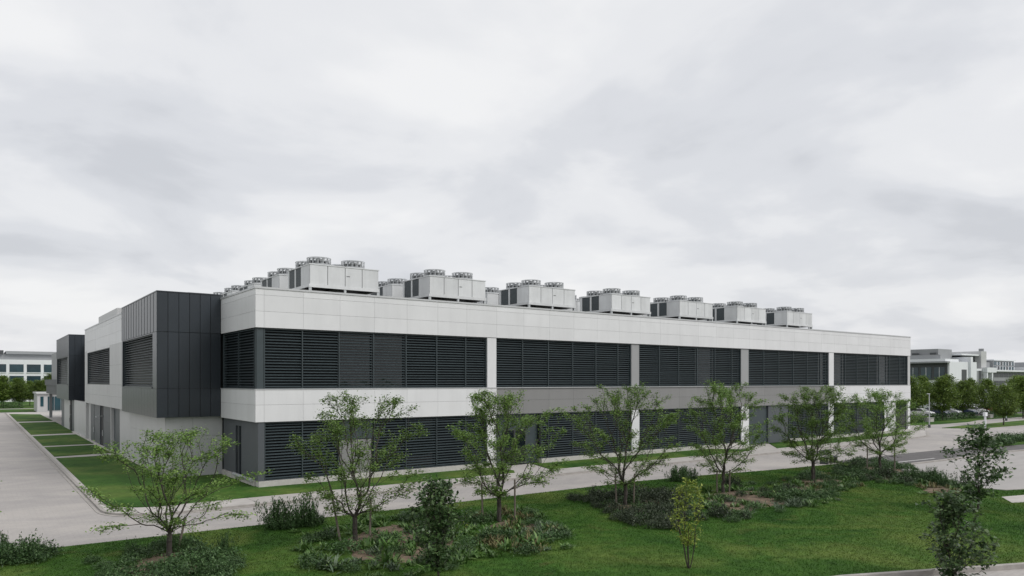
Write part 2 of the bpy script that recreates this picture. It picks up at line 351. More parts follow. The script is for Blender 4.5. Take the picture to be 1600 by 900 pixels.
# pillars
for i, (x0, x1) in enumerate(((15.36, 16.09), (29.12, 29.97), (43.1, 44.2), (57.55, 58.45))):
    piece('pillar', B, x0, x1, .03 if i in (0, 3) else .09, .54, 5.405, 8.735, 'white' if i in (0, 3) else 'piergrey')
    piece('pillar', B, x0, x1, .05, .54, -.2, 3.545, 'white')
piece('pillar', B, 74.35, L-.01, .05, .54, 5.405, 8.735, 'lightgrey'); piece('pillar', B, 74.35, L-.01, .05, .54, -.2, 3.545, 'white')
piece('corner_post', B, .12, .48, .12, .50, 5.405, 8.735, 'slat')
# louvre bays
_sl = {}; lrng = random.Random(2)
def slat_mesh(Lh, dp=.125, th=.012):
    k = (round(Lh, 2), dp)
    if k not in _sl:
        h = k[0]/2; s = MB(); pr = [(0, -.040), (0, -.022), (.012, -.014), (dp*.72, .036), (dp*.72, .020), (.02, -.038)]
        s.v = [(-h, y, z) for y, z in pr] + [(h, y, z) for y, z in pr]; n = len(pr)
        s.f = [tuple(range(n)), tuple(2*n-1-i for i in range(n))] + [(i, n+i, n+(i+1) % n, (i+1) % n) for i in range(n)]
        _sl[k] = s.mesh('slat', 'slat')
    return _sl[k]
def louvre(a, b, z0, z1, depth, face='y', plane=0., pitch=.154, mulls=(), glass=True):
    """face 'y': runs along X, faces -Y at y=plane ; face 'x': runs along Y, faces -X at x=plane"""
    ln = b-a; e = empty('louvre', ((a+b)/2, plane, 0) if face == 'y' else (plane, (a+b)/2, 0), 0. if face == 'y' else R(-90), B)
    h = ln/2; f = MB(); t = .05
    f.box(-h, -h+t, depth-.06, depth+.16, z0, z1); f.box(h-t, h, depth-.06, depth+.16, z0, z1)
    f.box(-h+t, h-t, depth-.05, depth+.16, z1-t, z1); f.box(-h+t, h-t, depth-.05, depth+.16, z0, z0+t)
    f.build('frame', 'slat', e)
    cuts = [-h+t] + sorted((q_-(a+b)/2) if face == 'y' else ((a+b)/2-q_) for q_ in mulls) + [h-t]
    for c0, c1 in zip(cuts, cuts[1:]): MB().box(c0+.002, c1-.002, depth+.22, depth+.24, z0+.003, z1-.003).build('pane', 'glass' if lrng.random() < .22 else 'dimglass', e)
    for mx_ in mulls:
        q = (mx_-(a+b)/2) if face == 'y' else ((a+b)/2-mx_)
        MB().box(q-.03, q+.03, depth-.03, depth+.10, z0+t+.002, z1-t-.002).build('mullion', 'slat', e)
    n = int((z1-z0-2*t)/pitch); p = (z1-z0-2*t)/n; sm = slat_mesh(ln-2*t-.004)
    for i in range(n): link('slat', sm, e, (0, depth+.0, z0+t+p*(i+.5)+lrng.uniform(-.004, .004))).rotation_euler = (lrng.gauss(0, .03), lrng.gauss(0, .0003), 0)
    return e
def rng_j(a, b): return [j for j in joints if a+.4 < j < b-.4]
for a, b in BAYS: louvre(a, b, 5.405, 8.735, .16, mulls=rng_j(a, b))
louvre(.55, 6.8, 5.405, 8.735, .16, 'x', 0., mulls=(3.7,))
LZ0, LZ1 = .34, 3.545
for a, b in ((.52, 4.86), (7.1, 15.33), (20.0, 29.08), (30.0, 43.05), (50.6, 57.5), (58.5, 69.0)):
    louvre(a, b, LZ0, LZ1, .16, mulls=rng_j(a, b), pitch=.162)
# entrance door in first ground floor bay
def door(name, x0, x1, y, z0, z1, m, hm='steel', hx=None):
    o = MB().box(x0, x1, y, y+.06, z0, z1).build(name, m, B)
    MB().tube((hx or x0+.15, y-.05, z0+.9), (hx or x0+.15, y-.05, z0+1.25), .018).build('handle', hm, o); return o
door('door', 4.95, 5.93, .24, .30, 2.35, 'grey', hx=5.8); door('door', 5.97, 6.98, .24, .30, 2.35, 'grey', hx=6.1)
piece('door_surround', B, 4.87, 7.09, .30, .5, .05, LZ1, 'slate'); piece('transom_panel', B, 4.9, 7.06, .22, .29, 2.40, LZ1-.01, 'slat')
# recessed entrance X 16.1..20
piece('recess_wall', B, 16.12, 19.95, .42, .5, .05, LZ1, 'slat')
for x0, x1 in ((16.9, 17.85), (17.9, 18.85)):
    o = MB().box(x0, x1, .34, .40, .1, 2.5).build('glass_door', 'glass', B)
    f = MB(); f.box(x0, x0+.06, .31, .338, .1, 2.5); f.box(x1-.06, x1, .31, .338, .1, 2.5); f.box(x0+.06, x1-.06, .31, .338, 2.42, 2.5); f.box(x0+.06, x1-.06, .31, .338, .1, .2); f.build('door_frame', 'darksteel', o)
    MB().tube((x1-.12 if x0 < 17.5 else x0+.12, .27, .9), (x1-.12 if x0 < 17.5 else x0+.12, .27, 1.4), .018).build('handle', 'steel', o)
piece('wall_panel', B, 44.25, 47.3, .30, .5, .05, LZ1, 'slat'); piece('wall_panel', B, 47.32, 50.55, .16, .5, .05, LZ1, 'slate')
piece('wall_panel', B, 69.05, 71.6, .12, .5, .05, LZ1, 'white'); piece('window', B, 71.62, 74.3, .2, .5, .05, LZ1, 'glass')
piece('plinth', B, -.02+.2, 15.9, -.02, .5, -.2, .33, 'plinth'); piece('plinth', B, 20.0, 43.0, -.02, .5, -.2, .33, 'plinth'); piece('plinth', B, 50.5, L, -.02, .5, -.2, .30, 'plinth')
# ground floor return wall by the corner, with a slot window
piece('wall_panel', B, .16, .5, .06, .50, .335, 3.545, 'slate'); piece('wall_panel', B, .20, .5, .51, 3.3, .335, 3.545, 'slate')
piece('window', B, .28, .5, 3.32, 4.5, .335, 3.2, 'glass'); piece('wall_panel', B, .2, .5, 3.32, 4.5, 3.205, 3.545, 'slate'); piece('wall_panel', B, .22, .5, 4.52, 7.1, .335, 3.545, 'slate')
piece('window_post', B, .2, .5, 3.86, 3.92, .336, 3.2, 'slate')
piece('plinth', B, .10, .5, .52, 7.1, -.2, .33, 'plinth')
MB().tube((.02, .7, .36), (.02, 4.2, .36), .10, 10).build('plinth_rail', 'steel', B)
# --- dark box bays on the left side
def box_bay(y0, y1, x0, zt, win, n_front, x_in=-.0):
    zb = 3.65; piece('box_core', B, x0+.5, x_in-.02, y0+.05, y1-.05, zb+.03, zt-.07, 'core')
    bs = MB(); bs.box(x0+.05, x0+.495, y0+.05, y1-.05, zb+.03, 5.38); bs.box(x0+.05, x0+.495, y0+.05, y1-.05, 8.78, zt-.07); bs.box(x0+.05, x0+.495, y0+.05, win[0]-.012, 5.385, 8.775); bs.box(x0+.05, x0+.495, win[1]+.012, y1-.05, 5.385, 8.775); bs.build('box_wall', 'dark', B)
    fx = [x0+(x_in-x0)*k/n_front for k in range(n_front+1)]
    rows = [(zb, 5.375), (5.40, 8.755), (8.785, zt-.07)]
    for a, b in zip(fx, fx[1:]):
        for r0, r1 in rows: piece('cladding_panel', B, a+.014, b-.014, y0, y0+.045, r0, r1, 'dark')
    m = int((y1-y0)/.92); fy = [y0+.05+(y1-y0-.1)*k/m for k in range(m+1)]
    for a, b in zip(fy, fy[1:]):
        piece('cladding_panel', B, x0, x0+.045, a+.008, b-.008, rows[2][0], rows[2][1], 'dark'); piece('cladding_panel', B, x0, x0+.045, a+.008, b-.008, rows[0][0], rows[0][1], 'dark')
        piece('standing_seam', B, x0-.014, x0-.001, b-.007, b+.007, rows[2][0], rows[2][1], 'dark')
    w0, w1, wz0, wz1 = win
    piece('cladding_panel', B, x0, x0+.045, y0+.05, w0-.01, 5.395, 8.765, 'dark'); piece('cladding_panel', B, x0, x0+.045, w1+.01, y1, 5.395, 8.765, 'dark')
    piece('cladding_panel', B, x0, x0+.045, w0, w1, wz1+.005, 8.765, 'dark')
    piece('sill', B, x0-.05, x0+.3, w0, w1, 5.39, wz0-.004, 'dark')
    piece('coping', B, x0-.03, x_in, y0-.03, y1, zt-.065, zt, 'dark')
    louvre(w0, w1, wz0, wz1, .14, 'x', x0, pitch=.158 if y0 < 20 else .21)
# recess the core of the box behind windows
box_bay(6.9, 19.6, -3.63, 11.2, (8.2, 19.2, 5.46, 8.70), 6)
box_bay(56.6, 71.8, -3.65, 11.2, (57.8, 71.2, 5.46, 8.70), 5, -.6)
# wall under first box
for z0, z1 in ((-.2, 1.25), (1.26, 2.45), (2.46, 3.64)):
    piece('cladding_panel', B, -3.1, -3.06+.02, 7.34, 19.6, z0, z1, 'lightgrey')
    for a, b in ((-3.07, -1.55), (-1.54, .19)): piece('cladding_panel', B, a, b, 7.30, 7.335, z0, z1, 'lightgrey')
# white wall beyond the box
W0, W1, XW = 19.62, 43.9, -3.4
piece('wall_core', B, XW+.32, -3.02, W0, W1, 3.72, 10.85, 'core')
for z0, z1 in ROWS_U: 
    for a, b in ((W0, 27.3), (27.31, 35.6), (35.61, W1)): piece('cladding_panel', B, XW, XW+.04, a, b, z0, z1, 'white')
piece('coping', B, XW-.03, XW+.4, W0, W1, 10.895, 11.0, 'coping')
for z0, z1 in ((3.7, 4.6), (4.61, 5.54)):
    for a, b in ((W0, 27.3), (27.31, 35.6), (35.61, W1)): piece('cladding_panel', B, XW, XW+.04, a, b, z0, z1, 'lightgrey')
for z0, z1 in ((5.55, 7.1), (7.11, 8.765)): piece('cladding_panel', B, XW, XW+.04, W0, 27.28, z0, z1, 'lightgrey')
piece('cladding_panel', B, XW, XW+.04, 41.92, W1, 5.55, 8.765, 'lightgrey'); piece('cladding_panel', B, XW, XW+.04, 27.3, 41.9, 8.605, 8.765, 'white')
louvre(27.3, 41.9, 5.56, 8.6, .10, 'x', XW, pitch=.17)
piece('wall_end', B, XW+.045, -.5, W1-.3, W1-.001, 3.7, 10.89, 'white')
piece('roof_plant_screen', B, -2.9, 1.5, 27, 38, 10.46, 11.85, 'lightgrey')
# ground floor doors under the white wall
piece('cladding_panel', B, -3.1, -3.04, 19.62, 24.2, -.2, 3.69, 'lightgrey')
piece('wall_panel', B, -3.08, -3.02, 24.22, 27.2, -.2, 3.69, 'slat'); piece('door_post', B, -3.3, -3.02, 27.22, 27.5, -.2, 3.69, 'lightgrey')
def sdoor(y0, y1, z1, m, name='door'):
    o = MB().box(-3.12, -3.05, y0, y1, .02, z1).build(name, m, B)
    MB().tube((-3.2, y1-.25, 1.0), (-3.2, y1-.25, 1.5), .03).build('handle', 'steel', o)
    f = MB(); f.box(-3.14, -3.121, y0, y0+.08, .02, z1); f.box(-3.14, -3.121, y1-.08, y1, .02, z1); f.box(-3.14, -3.121, y0+.08, y1-.08, z1*.62, z1*.62+.06); f.build('door_frame', 'slat', o)
sdoor(27.55, 33.2, 3.66, 'slate', 'service_door'); piece('wall_panel', B, -3.06, -3.02, 33.22, 35.0, -.2, 3.69, 'core'); sdoor(35.05, 39.2, 3.66, 'slate', 'service_door')
piece('wall_panel', B, -3.1, -3.03, 39.25, 41.8, -.2, 3.69, 'slate'); piece('wall_panel', B, -3.12, -3.03, 41.85, 56.6, -.2, 3.69, 'lightgrey')
piece('door_post', B, -3.35, -3.03, 43.5, 43.9, -.2, 3.69, 'lightgrey')
wl = MB(); wl.tube((-3.5, 33.9, 2.7), (-3.08, 33.9, 2.7), .035); wl.box(-3.62, -3.42, 33.75, 34.05, 2.6, 2.72); wl.build('wall_light', 'steel', B)
# below second box
piece('wall_panel', B, -3.08, -3.03, 56.62, 59.3, -.2, 3.64, 'slate'); sdoor(59.35, 61.2, 3.0, 'core'); piece('wall_panel', B, -3.1, -3.03, 61.25, 68.2, -.2, 3.64, 'lightgrey'); piece('wall_panel', B, -3.09, -3.03, 68.25, 71.8, -.2, 3.64, 'slate')
piece('plinth', B, -3.16, -3.02, 7.28, 24.2, -.2, .12, 'plinth'); piece('plinth', B, -3.36, -3.13, 24.25, 56.5, -.2, .10, 'plinth')
# rear wing
RW = empty('rear_wing'); tag(RW, 'far grey wing with terrace beyond the second dark box', 'building')
piece('wall', RW, 2.2, 12, 71.9, 100, -.3, 3.88, 'bgrey'); piece('wall', RW, -2.9, 12, 71.9, 100, 3.9, 5.2, 'bdark'); piece('wall', RW, -2.3, 12, 76, 98, 5.22, 10.2, 'bgrey'); piece('wall', RW, -1.2, 6, 84, 92, 10.22, 11.2, 'bgrey')
piece('window', RW, -2.36, -2.31, 79, 82.5, 5.4, 9.2, 'bglass'); piece('pillar', RW, -2.9, -2.4, 76, 77, 5.22, 9.5, 'bwhite'); piece('parapet', RW, -3.1, -2.9, 72, 100, 5.22, 6.1, 'bdark'); piece('pillar', RW, -2.6, -2.2, 98, 98.4, -.3, 3.89, 'bgrey')
piece('window', RW, 2.14, 2.19, 76, 92, .4, 3.4, 'bglass')
PV = empty('entrance_pavilion'); tag(PV, 'small pale glass-fronted pavilion at the far end of the paved lane', 'pavilion')
piece('wall', PV, -2.6, 6, 126, 136, -.3, 3.4, 'lightgrey'); piece('roof', PV, -2.8, 6.3, 125.6, 136.4, 3.41, 3.7, 'lightgrey')
for x0, x1 in ((-2.1, -1.6), (-.9, .1), (.2, 1.2), (1.3, 2.3)): piece('window', PV, x0, x1, 125.92, 125.99, .2 if x0 > -2 else 1.0, 2.9, 'bglass')

# ================================================================== ROOFTOP CHILLERS
def make_chiller():
    W, D = 4.62, 3.9; r = empty('rooftop_chiller')
    zb, zt = 11.8, 13.02
    MB().box(.04, W-.04, .04, D-.04, zb+.01, zt-.01).build('body', 'darksteel', r)
    for k in range(4): piece('side_panel', r, W*k/4+.02, W*(k+1)/4-.02, 0, .035, zb, zt-.03, 'unit'); piece('side_panel', r, W*k/4+.02, W*(k+1)/4-.02, D-.035, D, zb, zt-.03, 'unit')
    piece('side_panel', r, 0, .035, .04, 1.5, zb, zt-.03, 'unit'); piece('corner_post', r, 0, .05, 2.42, 2.62, zb, zt-.03, 'unit'); piece('corner_post', r, 0, .05, 3.6, D-.04, zb, zt-.03, 'unit')
    piece('side_panel', r, W-.035, W, .04, D-.04, zb, zt-.03, 'unit')
    for y0, y1 in ((1.54, 2.40), (2.64, 3.58)):
        cg = MB().box(.012, .035, y0, y1, zb+.02, zt-.05).build('coil_guard', 'coil', r)
        fn = MB()
        for i in range(11): fn.box(.002, .011, y0+.02, y1-.02, zb+.06+i*.105, zb+.08+i*.105)
        fn.build('guard_wire', 'slat', cg)
    tp = MB(); tp.box(-.03, W+.03, -.03, D+.03, zt-.028, zt+.03); tp.build('top_plate', 'unit', r)
    fm = fan_meshes()
    for fx in (.97, 3.27):
        for fy in (.98, 2.98):
            fg = link('fan_guard', fm[0], r, (fx, fy, zt+.03)); link('fan_cowl', fm[1], fg); link('fan_rotor', fm[2], fg)
    sk = MB(); sk.box(-.05, W+.05, -.04, .10, 11.60, 11.795); sk.box(-.05, W+.05, D-.10, D+.04, 11.60, 11.795); sk.box(-.05, .1, .105, D-.105, 11.62, 11.79); sk.box(W-.1, W+.05, .105, D-.105, 11.62, 11.79)
    sk.box(W*.5-.05, W*.5+.05, .105, D-.105, 11.62, 11.79)
    sk.build('skid_frame', 'unit', r)
    for lx in (.05, W/2, W-.05):
        for ly in (.06, D-.06): MB().box(lx-.07, lx+.07, ly-.07, ly+.07, 10.45, 11.6).build('leg', 'steel', r)
    MB().box(-.12, W+.12, .2, D-.2, 11.28, 11.36).build('service_deck', 'darksteel', r)
    pp = MB()
    for ox, oy, zz_ in ((.18, .35, 12.0), (.32, .6, 11.75)): pp.tube((W+ox, oy, 10.45), (W+ox, oy, zz_), .055, 8); pp.tube((W+ox, oy, zz_-.03), (W-.02, oy, zz_-.03), .045, 8)
    pp.build('pipe', 'steel', r)
    MB().box(W*.52, W*.52+.22, -.012, -.001, 12.42, 12.46).build('nameplate', 'darksteel', r)
    return r
_fm = []
def fan_meshes():
    if _fm: return _fm
    n = 28; r0 = .74; g_ = MB()
    for z in (.10, .30, .50):
        for i in range(n):
            a, b = 2*math.pi*i/n, 2*math.pi*(i+1)/n; g_.tube((r0*math.cos(a), r0*math.sin(a), z), (r0*math.cos(b), r0*math.sin(b), z), .020 if z != .3 else .010, 4)
    for i in range(n):
        a = 2*math.pi*i/n; b = 2*math.pi*(i+1.0)/n; g_.tube((r0*math.cos(a), r0*math.sin(a), .1), (r0*math.cos(a), r0*math.sin(a), .5), .009, 4)
        g_.tube((r0*math.cos(a), r0*math.sin(a), .5), (.1*math.cos(a), .1*math.sin(a), .53), .006, 3)
    for rr in (.25, .5):
        for i in range(n):
            a, b = 2*math.pi*i/n, 2*math.pi*(i+1)/n; g_.tube((rr*math.cos(a), rr*math.sin(a), .52), (rr*math.cos(b), rr*math.sin(b), .52), .006, 3)
    _fm.append(g_.mesh('fan_guard', 'steel'))
    cw = MB(); cw.lathe([(.93, .0), (.91, .02), (.80, .07), (.76, .09), (.74, .09), (.70, .03)], n=28)
    # open upper band: a perforated shroud standing inside the guard
    for i in range(14):
        a, b = 2*math.pi*(i+.12)/14, 2*math.pi*(i+.62)/14; q = []
        for an, z in ((a, .12), (b, .12), (b+.10, .46), (a+.10, .46)): q.append((.70*math.cos(an), .70*math.sin(an), z))
        bb = len(cw.v); cw.v += q; cw.f.append((bb, bb+1, bb+2, bb+3))
    _fm.append(cw.mesh('fan_cowl', 'bgrey'))
    rt = MB(); rt.lathe([(.52, .04), (.50, .30), (.24, .36), (.2, .46), (.12, .48)], n=14)
    for i in range(6):
        a = 2*math.pi*i/6; u = Vector((math.cos(a), math.sin(a), 0)); v_ = Vector((-math.sin(a), math.cos(a), 0)); bb = len(rt.v)
        for rr, h in ((.18, .10), (.64, .17)):
            for s_ in (-1, 1): rt.v.append(tuple(u*rr+v_*s_*h+Vector((0, 0, .28+s_*.07))))
        rt.f.append((bb, bb+1, bb+3, bb+2))
    _fm.append(rt.mesh('fan_rotor', 'darksteel')); return _fm
ORD = ['first', 'second', 'third', 'fourth', 'fifth', 'sixth', 'seventh']
proto = make_chiller(); first = True
for ci, cx in enumerate((4.2, 12.62, 21.2, 29.8, 38.2, 46.5, 54.8)):
    for ri in range(5 if ci == 0 else 3):
        o = proto if first else copy_tree(proto); first = False
        o.location = (cx, 3.0+5.55*ri, 0)
        lb = (f'pale grey rooftop chiller with round fans, {ORD[ci]} from the left in the front row' if ri == 0 else
              f'rooftop chiller in the {ORD[ri]} row back, behind the {ORD[ci]} front chiller from the left')
        tag(o, lb, 'chiller', 'chillers standing in rows on the flat roof')
hb = MB(); hb.box(0, 1.6, 0, 1.2, 10.45, 11.75); hb.box(-.08, 1.68, -.08, 1.28, 11.755, 11.85); tag(hb.build('roof_hatch', 'bgrey', None, (-.6, 12.5, 0)), 'low grey roof hatch between the dark box and the chillers', 'roof hatch')

# ================================================================== FAR BUILDINGS
def far_block(parent, x0, x1, y0, y1, z1, m): piece('wall', parent, x0, x1, y0, y1, -.3, z1, m)
FB = empty('office_building', (0, 0, 0)); tag(FB, 'white office block with wide blue windows beyond the trees at far left', 'office building')
FY = 225
piece('wall', FB, -40, 16, FY, FY+30, -.3, 12.4, 'bwhite')
for k in range(-8, 4):
    xx = 9.2+4.35*k
    for z0, z1 in ((1.0, 4.0), (4.9, 7.5), (8.6, 11.0)):
        o = MB().box(xx, xx+3.55, FY-.05, FY-.01, z0, z1).build('window', 'bglass', FB)
        f = MB(); f.box(xx-.05, xx+3.6, FY-.25, FY-.055, z0-.2, z0-.02); f.build('window_frame', 'bwhite', o)
piece('plant_room', FB, -36, 8.0, FY+5, FY+24, 12.42, 14.2, 'bgrey'); piece('roof', FB, -38, -5.2, FY+4, FY+25, 14.22, 15.3, 'bdark'); piece('roof', FB, -4.6, 10, FY+4, FY+25, 14.22, 15.1, 'bgrey')
FC = empty('office_building'); tag(FC, 'white office block with grey plant storey behind the car park trees at right', 'office building')
cx, cy = 165.6, 33.4
piece('wall', FC, cx+.6, 176.8, cy, cy+40, -.3, 10.4, 'bwhite'); piece('roof', FC, cx-.6, 172, cy+.4, cy+40, 10.42, 11.0, 'bwhite')
piece('glazing', FC, cx+.45, cx+.58, cy+.4, cy+40, 4.0, 10.0, 'bdark')
for k in range(9):
    y0 = cy+.9+2.9*k; o = MB().box(cx+.36, cx+.44, y0, y0+2.3, 6.3, 9.1).build('window', 'bglass', FC); MB().box(cx+.30, cx+.352, y0+1.1, y0+1.2, 6.3, 9.1).build('window_frame', 'bwhite', o)
    o = MB().box(cx+.36, cx+.44, y0, y0+2.3, 1.2, 4.6).build('window', 'bglass', FC)
piece('spandrel', FC, cx+.2, cx+.58, cy+.35, cy+40, 4.9, 6.1, 'bwhite'); piece('roof_eave', FC, cx-.9, cx+.5, cy-.2, cy+40, 10.05, 10.4, 'bgrey')
piece('plant_room', FC, cx+2, 174.8, cy+3, cy+38, 11.02, 13.4, 'bgrey'); piece('plant_parapet', FC, cx+.8, cx+1.9, cy+2, cy+38, 11.02, 12.0, 'bgrey')
piece('window', FC, 172.6, 175.2, cy-.06, cy-.01, 3.0, 8.6, 'bdark')
piece('pier', FC, 176.4, 177.5, cy-.5, cy+8, -.3, 11.6, 'bwhite'); piece('wall', FC, 177.55, 180.4, cy-.2, cy+20, -.3, 10.4, 'bwhite')
piece('wall', FC, 180.45, 185, cy+.3, cy+20, -.3, 8.9, 'bwhite'); piece('roof_terrace', FC, 177.6, 185.5, cy+2, cy+19, 9.0, 12.0, 'bdark'); piece('roof', FC, 175.0, 186.5, cy+1, cy+20, 12.05, 12.4, 'bwhite')
piece('stair_tower', FC, 185.05, 188.2, cy+.6, cy+10, -.3, 13.2, 'lightgrey'); piece('roof_mast', FC, 187.3, 187.8, cy+1, cy+2, 13.22, 13.9, 'bgrey')
piece('portal', FC, 184.9, 190.5, cy-.8, cy+.2, 8.0, 9.2, 'bwhite'); piece('pillar', FC, 185.0, 185.6, cy-.7, cy+.1, -.3, 7.98, 'bwhite'); piece('pillar', FC, 188.0, 188.6, cy-.7, cy+.1, -.3, 7.98, 'bwhite')
for x0, m_ in ((181.0, 'bgrey'), (182.8, 'bdark')): piece('window', FC, x0, x0+1.6, cy+.23, cy+.29, 4.2, 8.4, m_)
piece('window', FC, 185.8, 187.8, cy+.52, cy+.59, 1.0, 7.6, 'bdark')
for k in range(5): piece('roof_vent', FC, cx+1.0, cx+1.6, cy+3+4*k, cy+4.4+4*k, 12.02, 12.5, 'bdark')
FD = empty('office_building'); tag(FD, 'distant grey glazed office block near the right edge', 'office building')
dx, dy = 343, 90
piece('wall', FD, dx+4, dx+27, dy, dy+30, -.3, 15.0, 'bgrey'); piece('roof', FD, dx+3.5, dx+27.5, dy-.5, dy+30, 15.02, 15.5, 'bwhite'); piece('wall', FD, dx-8, dx+3.9, dy+1, dy+30, -.3, 14.2, 'bgrey')
piece('wall', FD, dx-12, dx+30, dy-6, dy-.1, -.3, 10.0, 'bgrey'); piece('roof', FD, dx-13, dx+30.5, dy-7, dy-.1, 10.02, 10.7, 'bwhite')
for k in range(7):
    for z0 in (11.0, 13.0):
        o = MB().box(dx+4.6+3.2*k, dx+7.2+3.2*k, dy-.1, dy-.02, z0, z0+1.5).build('window', 'bglass' if (k+int(z0)) % 3 else 'bdark', FD)
        MB().box(dx+7.25+3.2*k, dx+7.7+3.2*k, dy-.3, dy-.02, z0, z0+1.5).build('window_frame', 'bwhite', o)
for k in range(8):
    for z0 in (4.2, 7.6): piece('window', FD, dx-11.5+5.2*k, dx-6.9+5.2*k, dy-6.1, dy-6.02, z0, z0+1.9, 'bdark')
FE = empty('office_building'); tag(FE, 'low pale striped block right of the distant glazed office', 'office building')
piece('wall', FE, 376, 440, 80, 110, -.3, 12.4, 'bwhite'); piece('plant_room', FE, 384, 430, 86, 104, 12.42, 14.8, 'bgrey')
for z0 in (2.0, 5.4, 8.8):
    for k in range(10): piece('window', FE, 377+6.2*k, 382+6.2*k, 79.9, 79.98, z0, z0+1.8, 'bdark')

# ================================================================== TREES
def tube_mesh(P, par, rad, name, m, k=5):
    idx = [i for i in range(len(P)) if par[i] >= 0]
    A = P[[par[i] for i in idx]]; Bp = P[idx]; r1 = rad[idx]; r0 = np.minimum(rad[[par[i] for i in idx]], r1*1.18)
    d = Bp-A; d /= np.linalg.norm(d, axis=1)[:, None]+1e-9
    up = np.where(np.abs(d[:, 2:3]) < .9, np.array([[0, 0, 1.]]), np.array([[1., 0, 0]]))
    u = np.cross(d, up); u /= np.linalg.norm(u, axis=1)[:, None]; v = np.cross(d, u)
    an = 2*np.pi*np.arange(k)/k; cs, sn = np.cos(an), np.sin(an)
    ring = cs[None, :, None]*u[:, None, :]+sn[None, :, None]*v[:, None, :]
    V = np.concatenate([A[:, None, :]+ring*r0[:, None, None], Bp[:, None, :]+ring*r1[:, None, None]], axis=1).reshape(-1, 3)
    n = len(idx); base = (np.arange(n)*2*k)[:, None]; i = np.arange(k); j = (i+1) % k
    F = np.stack([base+i, base+j, base+k+j, base+k+i], axis=2).reshape(-1, 4)
    return quads(name, V, F, m, True)
def quads(name, V, F, m, smooth=False):
    me = bpy.data.meshes.new(name); nf, s = F.shape
    me.vertices.add(len(V)); me.vertices.foreach_set('co', np.ascontiguousarray(V, dtype=np.float32).ravel())
    me.loops.add(nf*s); me.loops.foreach_set('vertex_index', np.ascontiguousarray(F, dtype=np.int32).ravel())
    me.polygons.add(nf); me.polygons.foreach_set('loop_start', (np.arange(nf)*s).astype(np.int32))
    me.update(calc_edges=True); me.materials.append(M[m])
    if smooth: me.polygons.foreach_set('use_smooth', np.ones(nf, dtype=bool))
    return me
def leaves(name, C, size, rng, m, flat=.5, asp=.5):
    """one folded kite-shaped leaf per centre: 6 verts, 2 quads joined along the midrib"""
    n = len(C); a = rng.normal(size=(n, 3)); a[:, 2] *= flat; a /= np.linalg.norm(a, axis=1)[:, None]
    nn = rng.normal(size=(n, 3))*.45+np.array([0, 0, 1.]); b = np.cross(nn, a); b /= np.linalg.norm(b, axis=1)[:, None]+1e-9; c_ = np.cross(a, b)
    s = (size*rng.uniform(.65, 1.3, n))[:, None]; w_ = s*asp
    V = np.stack([C-a*s*.5, C-a*s*.08+b*w_*.5+c_*s*.12, C+a*s*.5, C-a*s*.08-b*w_*.5+c_*s*.12], axis=1).reshape(-1, 3)
    F = (np.arange(n)*4)[:, None]+np.array([[0, 1, 2, 3]])
    return quads(name, V, F, m)
